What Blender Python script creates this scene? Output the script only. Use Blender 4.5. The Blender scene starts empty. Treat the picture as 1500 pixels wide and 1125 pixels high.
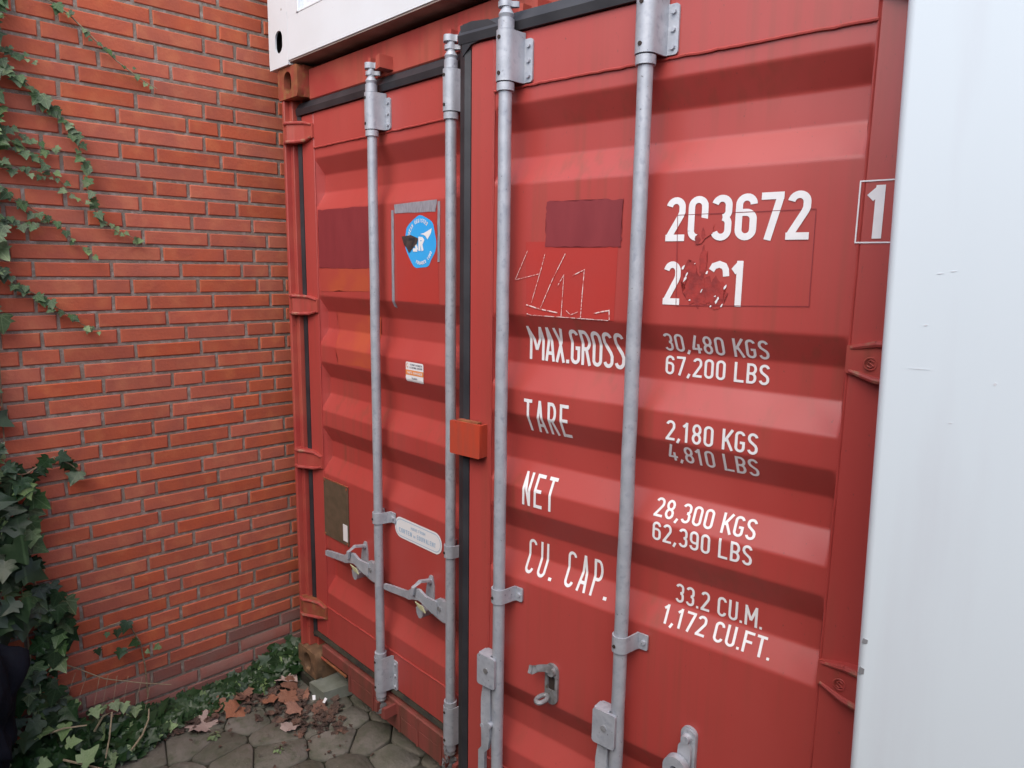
import bpy, bmesh, math, random
from mathutils import Matrix, Vector, noise as mnoise
random.seed(11)
R = math.radians
S = bpy.context.scene
COL = S.collection

# ------------------------------------------------------------------ camera
YAW, PITCH, ROLL = R(45.7614), R(-9.3195), R(0.8683)
Fv = Vector((-math.sin(YAW) * math.cos(PITCH), math.cos(YAW) * math.cos(PITCH), math.sin(PITCH)))
R0 = Vector((math.cos(YAW), math.sin(YAW), 0)); U0 = R0.cross(Fv)
Rv = R0 * math.cos(ROLL) + U0 * math.sin(ROLL); Uv = -R0 * math.sin(ROLL) + U0 * math.cos(ROLL)
cam = bpy.data.cameras.new('camera'); co = bpy.data.objects.new('camera', cam); COL.objects.link(co)
cm = Matrix((Rv, Uv, -Fv)).transposed().to_4x4(); cm.translation = Vector((2.8292, -1.4134, 1.8258))
co.matrix_world = cm
cam.sensor_width = 36; cam.sensor_fit = 'HORIZONTAL'; cam.lens = 1039.36 / 1500 * 36; cam.clip_start = 0.02; cam.clip_end = 2000
S.camera = co
# ------------------------------------------------------------------ light: overcast day
SUN_EL, SUN_AZ = R(50), R(155)           # azimuth: direction the light comes from, clockwise from +Y
w = bpy.data.worlds.new('World'); S.world = w; w.use_nodes = True
nt = w.node_tree; bg = nt.nodes['Background']
sky = nt.nodes.new('ShaderNodeTexSky'); sky.sky_type = 'NISHITA'; sky.sun_disc = False
sky.sun_elevation = SUN_EL; sky.sun_rotation = SUN_AZ; sky.air_density = 1.0; sky.dust_density = 3.6; sky.ozone_density = 1.5
nt.links.new(sky.outputs[0], bg.inputs[0]); bg.inputs[1].default_value = 0.15
sl = bpy.data.lights.new('sun', 'SUN'); so = bpy.data.objects.new('sun', sl); COL.objects.link(so)
sl.energy = 1.0; sl.angle = R(80); sl.color = (1, 0.98, 0.96)
sd = Vector((math.sin(SUN_AZ) * math.cos(SUN_EL), math.cos(SUN_AZ) * math.cos(SUN_EL), math.sin(SUN_EL)))
so.rotation_euler = sd.to_track_quat('Z', 'Y').to_euler(); so.location = sd * 20
S.view_settings.view_transform = 'Standard'; S.view_settings.look = 'None'
S.view_settings.exposure = 0.78; S.view_settings.gamma = 1; S.view_settings.use_curve_mapping = False

# ------------------------------------------------------------------ materials
def N(nt, typ, **kw):
    n = nt.nodes.new(typ)
    for k, v in kw.items():
        setattr(n, k, v)
    return n
def mat(name, base, rough=.5, metal=0., c2=None, scale=6., lo=.35, hi=.65, stretch=(1, 1, 1), bump=0., bscale=60., spots=None,
        rnd=0., spec=.5, rvar=0., c3=None, s3=25., streak=None):
    """procedural paint/stone: base mixed with c2 by noise; optional dark spots, bump and per-object brightness variation"""
    m = bpy.data.materials.new(name); m.use_nodes = True
    t = m.node_tree; L = t.links.new; b = t.nodes['Principled BSDF']
    b.inputs['Metallic'].default_value = metal; b.inputs['Roughness'].default_value = rough
    b.inputs['Specular IOR Level'].default_value = spec
    tc = N(t, 'ShaderNodeTexCoord'); mp = N(t, 'ShaderNodeMapping'); mp.inputs['Scale'].default_value = stretch
    L(tc.outputs['Object'], mp.inputs[0])
    rn = N(t, 'ShaderNodeObjectInfo')
    ad = N(t, 'ShaderNodeVectorMath', operation='MULTIPLY_ADD')
    if rnd:
        cx = N(t, 'ShaderNodeCombineXYZ'); L(rn.outputs['Random'], cx.inputs[0]); L(rn.outputs['Random'], cx.inputs[1])
        ad.inputs[1].default_value = (37, 53, 0); L(cx.outputs[0], ad.inputs[0]); L(mp.outputs[0], ad.inputs[2]); vec = ad.outputs[0]
    else:
        t.nodes.remove(ad); vec = mp.outputs[0]
    def noise(s, d=4):
        n = N(t, 'ShaderNodeTexNoise'); n.inputs['Scale'].default_value = s; n.inputs['Detail'].default_value = d; L(vec, n.inputs[0]); return n
    def ramp(src, a, b_):
        r = N(t, 'ShaderNodeMapRange'); r.inputs[1].default_value = a; r.inputs[2].default_value = b_; L(src, r.inputs[0]); return r.outputs[0]
    def mix(fac, a, b_):
        x = N(t, 'ShaderNodeMix', data_type='RGBA')
        if fac is not None: L(fac, x.inputs[0])
        for sock, v in ((x.inputs[6], a), (x.inputs[7], b_)):
            if isinstance(v, tuple): sock.default_value = v + (1,)
            else: L(v, sock)
        return x.outputs[2]
    col = base
    if c2: col = mix(ramp(noise(scale).outputs[0], lo, hi), base, c2)
    if c3: col = mix(ramp(noise(s3, 6).outputs[0], .5, .72), col, c3)
    if streak:                                                  # faint vertical runs and large faded areas
        m3 = N(t, 'ShaderNodeMapping'); m3.inputs['Scale'].default_value = (38, 38, 1.1); L(tc.outputs['Object'], m3.inputs[0])
        n3 = N(t, 'ShaderNodeTexNoise'); n3.inputs['Scale'].default_value = 1.0; n3.inputs['Detail'].default_value = 5; L(m3.outputs[0], n3.inputs[0])
        n4 = N(t, 'ShaderNodeTexNoise'); n4.inputs['Scale'].default_value = 2.1; n4.inputs['Detail'].default_value = 3; L(tc.outputs['Object'], n4.inputs[0])
        mm = N(t, 'ShaderNodeMath', operation='MULTIPLY'); L(ramp(n3.outputs[0], .48, .75), mm.inputs[0]); L(ramp(n4.outputs[0], .42, .66), mm.inputs[1])
        col = mix(mm.outputs[0], col, streak)
        col = mix(ramp(noise(210, 3).outputs[0], .70, .78), col, tuple(.45 * a + .02 for a in streak))
    if spots:
        col = mix(ramp(noise(spots[1], 5).outputs[0], spots[2], spots[2] + .03), col, spots[0])
    if rnd:
        hs = N(t, 'ShaderNodeHueSaturation'); mr = N(t, 'ShaderNodeMapRange'); mr.inputs[3].default_value = 1 - rnd; mr.inputs[4].default_value = 1 + rnd
        L(rn.outputs['Random'], mr.inputs[0]); L(mr.outputs[0], hs.inputs['Value'])
        fr = N(t, 'ShaderNodeMath', operation='FRACT'); ml = N(t, 'ShaderNodeMath', operation='MULTIPLY'); ml.inputs[1].default_value = 7.31
        L(rn.outputs['Random'], ml.inputs[0]); L(ml.outputs[0], fr.inputs[0])
        m2 = N(t, 'ShaderNodeMapRange'); m2.inputs[3].default_value = 1 - rnd * .6; m2.inputs[4].default_value = 1 + rnd * .35
        L(fr.outputs[0], m2.inputs[0]); L(m2.outputs[0], hs.inputs['Saturation'])
        if isinstance(col, tuple): hs.inputs['Color'].default_value = col + (1,)
        else: L(col, hs.inputs['Color'])
        col = hs.outputs[0]
    if isinstance(col, tuple): b.inputs['Base Color'].default_value = col + (1,)
    else: L(col, b.inputs['Base Color'])
    if rvar:
        r = N(t, 'ShaderNodeMapRange'); r.inputs[3].default_value = rough - rvar; r.inputs[4].default_value = rough + rvar
        L(noise(9).outputs[0], r.inputs[0]); L(r.outputs[0], b.inputs['Roughness'])
    if bump:
        bp = N(t, 'ShaderNodeBump'); bp.inputs['Strength'].default_value = bump; bp.inputs['Distance'].default_value = .004
        L(noise(bscale, 6).outputs[0], bp.inputs['Height']); L(bp.outputs[0], b.inputs['Normal'])
    return m
RED = (.385, .048, .041)
M = {}
M['red'] = mat('red_paint', RED, .42, spec=.62, c2=(.41, .064, .055), scale=3, stretch=(1, 1, .35), bump=.09, bscale=9, spots=((.12, .03, .02), 55, .765), rvar=.10, streak=(.27, .062, .042))
M['red_frame'] = mat('red_frame_paint', (.36, .048, .042), .5, streak=(.20, .06, .035), c2=(.40, .085, .06), scale=7, bump=.12, bscale=25, spots=((.10, .035, .02), 40, .72), rvar=.08)
M['rusty'] = mat('rusty_red', (.30, .05, .035), .65, c2=(.20, .075, .03), scale=14, bump=.3, bscale=70, c3=(.28, .13, .05), s3=30)
M['rustbrown'] = mat('brown_rust', (.17, .095, .05), .75, c2=(.10, .06, .035), scale=16, bump=.4, bscale=70, c3=(.26, .15, .08), s3=24)
M['worn'] = mat('worn_red_edge', (.34, .052, .045), .55, c2=(.30, .15, .095), scale=30, lo=.52, hi=.70, bump=.2, bscale=60)
M['rail'] = mat('worn_rail_paint', (.25, .06, .05), .6, c2=(.16, .055, .04), scale=8, stretch=(3, 1, .6), bump=.15, bscale=40)
M['galv'] = mat('galvanised_steel', (.36, .39, .44), .48, .25, c2=(.46, .49, .54), scale=30, bump=.12, bscale=180, spots=((.16, .16, .17), 120, .70), c3=(.30, .33, .39), s3=60)
M['galvdark'] = mat('worn_galvanised', (.30, .31, .33), .55, .3, c2=(.17, .17, .17), scale=40, bump=.25, bscale=120, spots=((.12, .08, .05), 80, .66))
M['rubber'] = mat('black_rubber', (.018, .019, .024), .5, c2=(.035, .036, .042), scale=9, bump=.1, bscale=40)
M['rubberdirty'] = mat('dirty_rubber', (.022, .02, .018), .7, c2=(.05, .045, .03), scale=20, bump=.2)
M['hole'] = mat('hole_shade', (.03, .02, .016), .8)  # near-black colour paints the shade inside holes and recesses
M['white'] = mat('white_paint', (.67, .755, .81), .38, c2=(.64, .725, .78), scale=3.0, stretch=(1, 1, .12), bump=.22, bscale=4, spots=((.50, .52, .54), 26, .80), rvar=.08, c3=(.60, .655, .71), s3=7)
M['whiteup'] = mat('white_steel_paint', (.70, .75, .80), .45, c2=(.67, .71, .75), scale=5, bump=.06, bscale=20, spots=((.25, .22, .2), 38, .745))
M['under'] = mat('grimy_underside', (.36, .29, .26), .75, c2=(.22, .18, .16), scale=9, bump=.2, c3=(.30, .27, .25), s3=14)
M['letter'] = mat('white_lettering', (.80, .81, .83), .45, c2=(.74, .75, .77), scale=30, spots=((.45, .2, .18), 60, .76))
M['darkpatch'] = mat('maroon_paint', (.20, .026, .032), .5, c2=(.23, .032, .038), scale=18, stretch=(1, 1, .3), bump=.08, bscale=90)
M['decalred'] = mat('bright_red_film', (.43, .042, .034), .38, c2=(.40, .046, .039), scale=8)
M['residue'] = mat('scraped_paint', (.36, .040, .034), .5, c2=(.24, .03, .028), scale=45, lo=.4, hi=.6, bump=.2, bscale=120)
M['orange'] = mat('faded_orange_paint', (.43, .078, .036), .5, c2=(.40, .058, .042), scale=7, lo=.42, hi=.58)
M['chalk'] = mat('chalk_scratch', (.76, .58, .56), .8, c2=(.48, .09, .08), scale=130, lo=.44, hi=.62)
M['tape'] = mat('grey_tape', (.30, .30, .34), .55, c2=(.22, .21, .24), scale=40, stretch=(4, 1, 1), bump=.2, bscale=100)
M['blue'] = mat('blue_sticker', (.03, .36, .80), .35, c2=(.04, .39, .82), scale=10)
M['flap'] = mat('torn_brown_film', (.075, .055, .05), .5, c2=(.04, .03, .03), scale=60)
M['sticker'] = mat('white_sticker', (.76, .77, .79), .35)
M['stickerorange'] = mat('orange_print', (.75, .27, .08), .4)
M['stickerblue'] = mat('pale_blue_print', (.38, .52, .66), .4)
M['print'] = mat('grey_print', (.16, .17, .2), .4)
M['plate'] = mat('weathered_olive_plate', (.085, .065, .04), .6, c2=(.12, .085, .055), scale=25, bump=.1)
M['lockplate'] = mat('orange_red_plate', (.45, .055, .025), .5, c2=(.36, .06, .035), scale=18, stretch=(3, 1, .5), bump=.12, spots=((.22, .03, .02), 30, .68))
M['yellow'] = mat('yellow_seal', (.42, .43, .26), .5)
M['brick'] = mat('red_brick', (.47, .105, .050), .78, c2=(.39, .090, .052), scale=9, bump=.3, bscale=90, rnd=.10, c3=(.50, .14, .065), s3=14, spots=((.5, .38, .3), 45, .77))
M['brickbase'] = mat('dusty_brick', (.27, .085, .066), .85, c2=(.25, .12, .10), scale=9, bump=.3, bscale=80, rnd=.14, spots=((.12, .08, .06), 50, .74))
M['mortar'] = mat('mortar', (.27, .21, .175), .9, c2=(.20, .165, .135), scale=7, bump=.8, bscale=180, c3=(.38, .34, .31), s3=40)
M['paver'] = mat('concrete_paver', (.155, .14, .12), .9, c2=(.10, .098, .072), scale=9, bump=1.0, bscale=75, rnd=.16, spots=((.42, .40, .34), 110, .735), c3=(.085, .09, .06), s3=26)
M['soil'] = mat('soil', (.035, .028, .02), .95, c2=(.022, .026, .012), scale=40, bump=1, bscale=90)
M['slab'] = mat('mossy_concrete', (.22, .235, .205), .85, c2=(.15, .17, .135), scale=16, bump=.4, bscale=120)
M['bark'] = mat('ivy_stem', (.16, .105, .065), .8, c2=(.27, .20, .13), scale=60)
M['stempale'] = mat('pale_stem', (.36, .29, .19), .75, c2=(.26, .20, .13), scale=60)
M['deadpink'] = mat('pale_dead_leaf', (.44, .34, .31), .7, c2=(.36, .27, .24), scale=30, rnd=.1)
M['deadbrown'] = mat('brown_dead_leaf', (.26, .12, .075), .75, c2=(.17, .075, .05), scale=30, rnd=.3)
M['litter'] = mat('leaf_litter', (.10, .062, .048), .85, c2=(.05, .034, .028), scale=30, rnd=.2, c3=(.2, .11, .08), s3=20)
M['navy'] = mat('navy_fabric', (.004, .005, .009), .9, spec=.2, c2=(.008, .010, .018), scale=8, bump=.3, bscale=80)
M['wood'] = mat('weathered_wood', (.23, .20, .16), .8, c2=(.15, .13, .10), scale=20, stretch=(4, 4, .4), bump=.3)
M['inside'] = mat('dark_interior', (.09, .07, .06), .8)
def leafmat(name, a, b_, vein, rough=.42):
    m = mat(name, a, rough, c2=b_, scale=14, rnd=.32, spec=.28, bump=.15, bscale=40)
    t = m.node_tree; L = t.links.new; bs = t.nodes['Principled BSDF']; src = bs.inputs['Base Color'].links[0].from_socket
    tc = N(t, 'ShaderNodeTexCoord'); sp = N(t, 'ShaderNodeSeparateXYZ'); L(tc.outputs['Object'], sp.inputs[0])
    an = N(t, 'ShaderNodeMath', operation='ARCTAN2'); L(sp.outputs[0], an.inputs[0]); L(sp.outputs[1], an.inputs[1])
    m4 = N(t, 'ShaderNodeMath', operation='MULTIPLY'); m4.inputs[1].default_value = 4; L(an.outputs[0], m4.inputs[0])
    si = N(t, 'ShaderNodeMath', operation='SINE'); L(m4.outputs[0], si.inputs[0])
    ab = N(t, 'ShaderNodeMath', operation='ABSOLUTE'); L(si.outputs[0], ab.inputs[0])
    ln = N(t, 'ShaderNodeVectorMath', operation='LENGTH'); L(tc.outputs['Object'], ln.inputs[0])
    mu = N(t, 'ShaderNodeMath', operation='MULTIPLY'); L(ab.outputs[0], mu.inputs[0]); L(ln.outputs['Value'], mu.inputs[1])
    mr = N(t, 'ShaderNodeMapRange'); mr.inputs[1].default_value = .03; mr.inputs[2].default_value = .10; mr.inputs[3].default_value = .65; mr.inputs[4].default_value = 0; L(mu.outputs[0], mr.inputs[0])
    mx = N(t, 'ShaderNodeMix', data_type='RGBA'); L(mr.outputs[0], mx.inputs[0]); L(src, mx.inputs[6]); mx.inputs[7].default_value = vein + (1,)
    L(mx.outputs[2], bs.inputs['Base Color']); return m
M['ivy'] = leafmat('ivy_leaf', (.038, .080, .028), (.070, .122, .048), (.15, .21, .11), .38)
M['ivyshade'] = leafmat('shaded_ivy_leaf', (.012, .032, .012), (.024, .052, .020), (.045, .08, .038), .34)  # ivy leaf colour darkened to paint in the shade low on the wall
M['ivyyoung'] = leafmat('young_ivy_leaf', (.12, .19, .075), (.16, .22, .10), (.22, .28, .15))

# ------------------------------------------------------------------ mesh helpers
class MB:
    def __init__(s): s.v = []; s.f = []
    def add(s, vs, fs):
        o = len(s.v); s.v += [tuple(p) for p in vs]; s.f += [tuple(i + o for i in f) for f in fs]; return s
    def box(s, x0, x1, y0, y1, z0, z1, c=0.):
        if x0 > x1: x0, x1 = x1, x0
        if y0 > y1: y0, y1 = y1, y0
        if z0 > z1: z0, z1 = z1, z0
        if c <= 0:
            v = [(x, y, z) for z in (z0, z1) for y in (y0, y1) for x in (x0, x1)]
            return s.add(v, [(0, 2, 3, 1), (4, 5, 7, 6), (0, 1, 5, 4), (2, 6, 7, 3), (0, 4, 6, 2), (1, 3, 7, 5)])
        c = min(c, (x1 - x0) * .45, (y1 - y0) * .45, (z1 - z0) * .45)
        bm = bmesh.new(); bmesh.ops.create_cube(bm, size=1)
        for q in bm.verts: q.co = Vector(((x0 + x1) / 2 + q.co.x * (x1 - x0), (y0 + y1) / 2 + q.co.y * (y1 - y0), (z0 + z1) / 2 + q.co.z * (z1 - z0)))
        bmesh.ops.bevel(bm, geom=list(bm.edges), offset=c, segments=1, affect='EDGES', profile=.5)
        return s.bm(bm)
    def bm(s, bm):
        bm.verts.index_update(); s.add([q.co for q in bm.verts], [[q.index for q in f.verts] for f in bm.faces]); bm.free(); return s
    def cyl(s, p, q, r0, r1=None, n=20, caps=True):
        p, q = Vector(p), Vector(q); r1 = r0 if r1 is None else r1; d = (q - p).normalized()
        a = d.orthogonal().normalized(); b = d.cross(a)
        ring = lambda c, r: [c + (a * math.cos(2 * math.pi * i / n) + b * math.sin(2 * math.pi * i / n)) * r for i in range(n)]
        vs = ring(p, r0) + ring(q, r1); fs = [(i, (i + 1) % n, n + (i + 1) % n, n + i) for i in range(n)]
        if caps: fs += [tuple(range(n - 1, -1, -1)), tuple(range(n, 2 * n))]
        return s.add(vs, fs)
    def tube(s, pts, r, n=8, r1=None):
        pts = [Vector(p) for p in pts]; r1 = r if r1 is None else r1; rings = []; up = None
        for i, p in enumerate(pts):
            d = (pts[min(i + 1, len(pts) - 1)] - pts[max(i - 1, 0)]).normalized()
            if up is None: up = d.orthogonal().normalized()
            a = (up - d * up.dot(d)).normalized(); up = a; b = d.cross(a); rr = r + (r1 - r) * i / (len(pts) - 1)
            rings.append([p + (a * math.cos(2 * math.pi * k / n) + b * math.sin(2 * math.pi * k / n)) * rr for k in range(n)])
        vs = [q for g in rings for q in g]; fs = []
        for i in range(len(rings) - 1):
            for k in range(n): fs.append((i * n + k, i * n + (k + 1) % n, (i + 1) * n + (k + 1) % n, (i + 1) * n + k))
        fs += [tuple(range(n - 1, -1, -1)), tuple((len(rings) - 1) * n + k for k in range(n))]
        return s.add(vs, fs)
    def sweep(s, sec, path):
        """section points (a,b) swept: path = list of (origin, axisA, axisB)"""
        n = len(sec); vs = []; fs = []
        for o, A, B in path:
            for a, b in sec: vs.append(Vector(o) + Vector(A) * a + Vector(B) * b)
        for i in range(len(path) - 1):
            for k in range(n): fs.append((i * n + k, i * n + (k + 1) % n, (i + 1) * n + (k + 1) % n, (i + 1) * n + k))
        fs += [tuple(range(n - 1, -1, -1)), tuple((len(path) - 1) * n + k for k in range(n))]
        return s.add(vs, fs)
    def prism(s, poly, axis, a, b):
        """poly 2D extruded between a and b along axis: 'y' -> (x,z) poly, 'z' -> (x,y), 'x' -> (y,z)"""
        P = {'y': lambda u, v, h: (u, h, v), 'z': lambda u, v, h: (u, v, h), 'x': lambda u, v, h: (h, u, v)}[axis]
        n = len(poly); vs = [P(u, v, a) for u, v in poly] + [P(u, v, b) for u, v in poly]
        return s.add(vs, [(i, (i + 1) % n, n + (i + 1) % n, n + i) for i in range(n)] + [tuple(range(n - 1, -1, -1)), tuple(range(n, 2 * n))])
    def plate_hole(s, outer, inner, y0, y1):
        """plate in XZ (two loops with equal counts, same start angle), front y0, back y1, open hole"""
        n = len(outer); vs = []
        for lp, y in ((outer, y0), (inner, y0), (outer, y1), (inner, y1)): vs += [(x, y, z) for x, z in lp]
        fs = []
        for i in range(n):
            j = (i + 1) % n
            fs += [(i, j, n + j, n + i), (2 * n + j, 2 * n + i, 3 * n + i, 3 * n + j), (j, i, 2 * n + i, 2 * n + j), (n + i, n + j, 3 * n + j, 3 * n + i)]
        return s.add(vs, fs)
    def mesh(s, name, m, ang=35):
        me = bpy.data.meshes.new(name); me.from_pydata(s.v, [], s.f); me.materials.append(m)
        b = bmesh.new(); b.from_mesh(me); bmesh.ops.recalc_face_normals(b, faces=b.faces); b.to_mesh(me); b.free()
        for p in me.polygons: p.use_smooth = True
        me.set_sharp_from_angle(angle=R(ang)); me.update(); return me
    def build(s, name, m, parent=None, mx=None, ang=35):
        return put(name, s.mesh(name, m, ang), parent, mx)
def put(name, me, parent=None, mx=None):
    o = bpy.data.objects.new(name, me); COL.objects.link(o)
    if parent is not None: o.parent = parent
    if mx is not None: o.matrix_local = mx
    return o
def tag(o, label, cat, group=None, kind=None):
    o['label'] = label
    if cat: o['category'] = cat
    if group: o['group'] = group
    if kind: o['kind'] = kind
    return o
def empty(name, loc=(0, 0, 0)):
    o = bpy.data.objects.new(name, None); COL.objects.link(o); o.location = loc; o.empty_display_size = .1; return o
def oval(cx, cz, hw, hh, n=24, rect=False):
    """stadium outline, or rectangle sampled at the same n directions"""
    out = []
    for i in range(n):
        a = 2 * math.pi * (i + .5) / n; c, s_ = math.cos(a), math.sin(a)
        if rect:
            k = 1 / max(abs(c) / hw, abs(s_) / hh); out.append((cx + c * k, cz + s_ * k))
        else:
            r = min(hw, hh); ex, ez = hw - r, hh - r
            out.append((cx + c * r + math.copysign(ex, c), cz + s_ * r + math.copysign(ez, s_)))
    return out
def rrect(x0, x1, z0, z1, r, n=4):
    out = []
    for cx, cz, a0 in ((x1 - r, z1 - r, 0), (x0 + r, z1 - r, 90), (x0 + r, z0 + r, 180), (x1 - r, z0 + r, 270)):
        for i in range(n + 1):
            a = R(a0 + 90 * i / n); out.append((cx + r * math.cos(a), cz + r * math.sin(a)))
    return out
def tiltrect(hw, hh, c=0): pass

# ------------------------------------------------------------------ the ground
GZ = -.05
mb = MB().add([(-150, -150, GZ - .012), (150, -150, GZ - .012), (150, 150, GZ - .012), (-150, 150, GZ - .012)], [(0, 1, 2, 3)])
ground = mb.build('paved_ground', M['soil']); ground['kind'] = 'structure'; ground['label'] = 'grey irregular concrete paving in front of the container'
sites = []
sp_ = .168
for j in range(-24, 6):
    for i in range(-2, 31):
        x = i * sp_ + (.5 * sp_ if j % 2 else 0) - .05; y = j * sp_ * .87
        sites.append((x + random.uniform(-.056, .056), y + random.uniform(-.056, .056)))
def cell(k):
    x, y = sites[k]; poly = [(x - .3, y - .3), (x + .3, y - .3), (x + .3, y + .3), (x - .3, y + .3)]
    for q, (a, b) in enumerate(sites):
        if q == k or abs(a - x) > .45 or abs(b - y) > .45: continue
        d = math.hypot(a - x, b - y); nx, ny = (a - x) / d, (b - y) / d; lim = d / 2 - .0022
        new = []
        for i in range(len(poly)):
            p, r_ = poly[i], poly[(i + 1) % len(poly)]
            dp = (p[0] - x) * nx + (p[1] - y) * ny - lim; dr = (r_[0] - x) * nx + (r_[1] - y) * ny - lim
            if dp <= 0: new.append(p)
            if (dp < 0 < dr) or (dr < 0 < dp):
                t = dp / (dp - dr); new.append((p[0] + (r_[0] - p[0]) * t, p[1] + (r_[1] - p[1]) * t))
        poly = new
    # round the corners a little
    out = []
    for i in range(len(poly)):
        p = poly[i]; a, b = poly[i - 1], poly[(i + 1) % len(poly)]
        for q in (a, b):
            d = math.hypot(q[0] - p[0], q[1] - p[1]); t = min(.012 / max(d, 1e-6), .3)
            out.append((p[0] + (q[0] - p[0]) * t, p[1] + (q[1] - p[1]) * t))
    return out
def paver(k, mbx, loc):
    x, y = sites[k]; poly = cell(k); dz = random.uniform(-.004, .003); tx, ty = random.uniform(-.02, .02), random.uniform(-.02, .02)
    o = (x, y) if loc else (0, 0); n = len(poly); vs = []
    zb = 0 if loc else GZ
    for sc, h in ((1.0, -.0115), (1.0, -.006), (.955, 0)):
        for px, py in poly:
            qx, qy = (px - x) * sc, (py - y) * sc
            vs.append((qx + x - o[0], qy + y - o[1], zb + h + dz * (h > -.01) + tx * qx + ty * qy))
    fs = [(i, (i + 1) % n, n + (i + 1) % n, n + i) for i in range(n)] + [(n + i, n + (i + 1) % n, 2 * n + (i + 1) % n, 2 * n + i) for i in range(n)] + [tuple(range(2 * n, 3 * n))]
    mbx.add(vs, fs)
rest = MB()
for k, (x, y) in enumerate(sites):
    if x < -.33 or (x < 0 and y > .3): continue
    if -.2 < x < 1.9 and -1.7 < y < .25:
        m1 = MB(); paver(k, m1, True); m1.build('paver', M['paver'], ground, Matrix.Translation((x, y, GZ)), 60)
    else:
        paver(k, rest, False)
o = rest.build('paver_field', M['paver'], ground, None, 60); o['kind'] = 'stuff'

# ------------------------------------------------------------------ brick wall (faces +x, runs along y beside the container)
WX = -.16
wall = empty('brick_wall', (WX, 0, GZ)); tag(wall, 'red brick house wall with grey mortar, overgrown with ivy at one side', 'wall')
YA, YB, ZTOP = -3.6, 7.0, 3.9
MB().box(-.24, -.0042, YA, YB, -.1, ZTOP - GZ).build('mortar_bed', M['mortar'], wall)
def brickmesh(Lb, k, m):
    rr = random.Random(k); c = .0035; h = .0515
    bm = bmesh.new(); bmesh.ops.create_cube(bm, size=1)
    for q in bm.verts: q.co = Vector((q.co.x * .06 - .03, q.co.y * Lb, q.co.z * h))
    fe = [e for e in bm.edges if all(v.co.x > -.01 for v in e.verts)]
    bmesh.ops.bevel(bm, geom=fe, offset=c, segments=1, affect='EDGES')
    for q in bm.verts:
        q.co += Vector((rr.uniform(-.0006, .0006), rr.uniform(-.0012, .0012), rr.uniform(-.0007, .0007)))
    return MB().bm(bm).mesh('brick', m)
STR = [brickmesh(.2385, k, M['brick']) for k in range(6)]; HED = [brickmesh(.1135, 50 + k, M['brick']) for k in range(4)]
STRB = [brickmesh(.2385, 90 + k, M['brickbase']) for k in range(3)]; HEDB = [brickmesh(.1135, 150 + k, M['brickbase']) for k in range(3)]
PITCHZ = .0625; zj0 = 1.763 - 28 * PITCHZ            # a joint line
restw = MB(); rb = random.Random(5); prev = []; nb = 0; nbr = 0
for c in range(-1, int((ZTOP - zj0) / PITCHZ)):
    zc = zj0 + (c + .5) * PITCHZ
    best = None
    for tr in range(14):                                          # wild bond: avoid joints above one another
        y = YA + rb.uniform(0, .25); row = []; hcount = rb.randint(0, 3)
        while y < YB:
            hcount += 1; hd = hcount >= rb.choice((3, 4, 4, 5))
            if hd: hcount = 0
            Lb = .125 if hd else .25
            row.append((y + Lb / 2, hd)); y += Lb
        js = [a - (.0625 if h else .125) for a, h in row if -1.3 < a < .4]
        sc = min([abs(a - b) for a in js for b in prev] or [1])
        if best is None or sc > best[0]: best = (sc, row, js)
    prev = best[2]
    for yc, hd in best[1]:
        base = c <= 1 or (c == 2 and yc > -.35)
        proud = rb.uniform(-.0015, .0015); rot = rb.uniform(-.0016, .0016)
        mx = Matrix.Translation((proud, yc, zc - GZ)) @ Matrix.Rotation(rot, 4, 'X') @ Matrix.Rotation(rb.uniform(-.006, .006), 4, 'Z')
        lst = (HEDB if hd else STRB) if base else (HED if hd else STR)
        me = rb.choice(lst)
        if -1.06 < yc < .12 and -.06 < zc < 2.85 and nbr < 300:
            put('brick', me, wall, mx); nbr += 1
        elif zc > -.12:
            restw.add([mx @ v.co for v in me.vertices], [tuple(p.vertices) for p in me.polygons])
o = restw.build('brick_field', M['brick'], wall); o['kind'] = 'stuff'
print('bricks', nbr)

# added unseen wall behind the camera, dims the light towards the ground
yard = empty('shade_wall', (2, -2.6, GZ)); tag(yard, 'added unseen dark wall shading the lower container doors', 'wall')
MB().box(-2.15, 6, -.25, 0, -.02, 2.5, .01).build('wall', M['inside'], yard)
MB().box(-2.15, 6.02, -.29, .04, 2.5, 2.56, .01).build('coping', M['slab'], yard)

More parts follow.
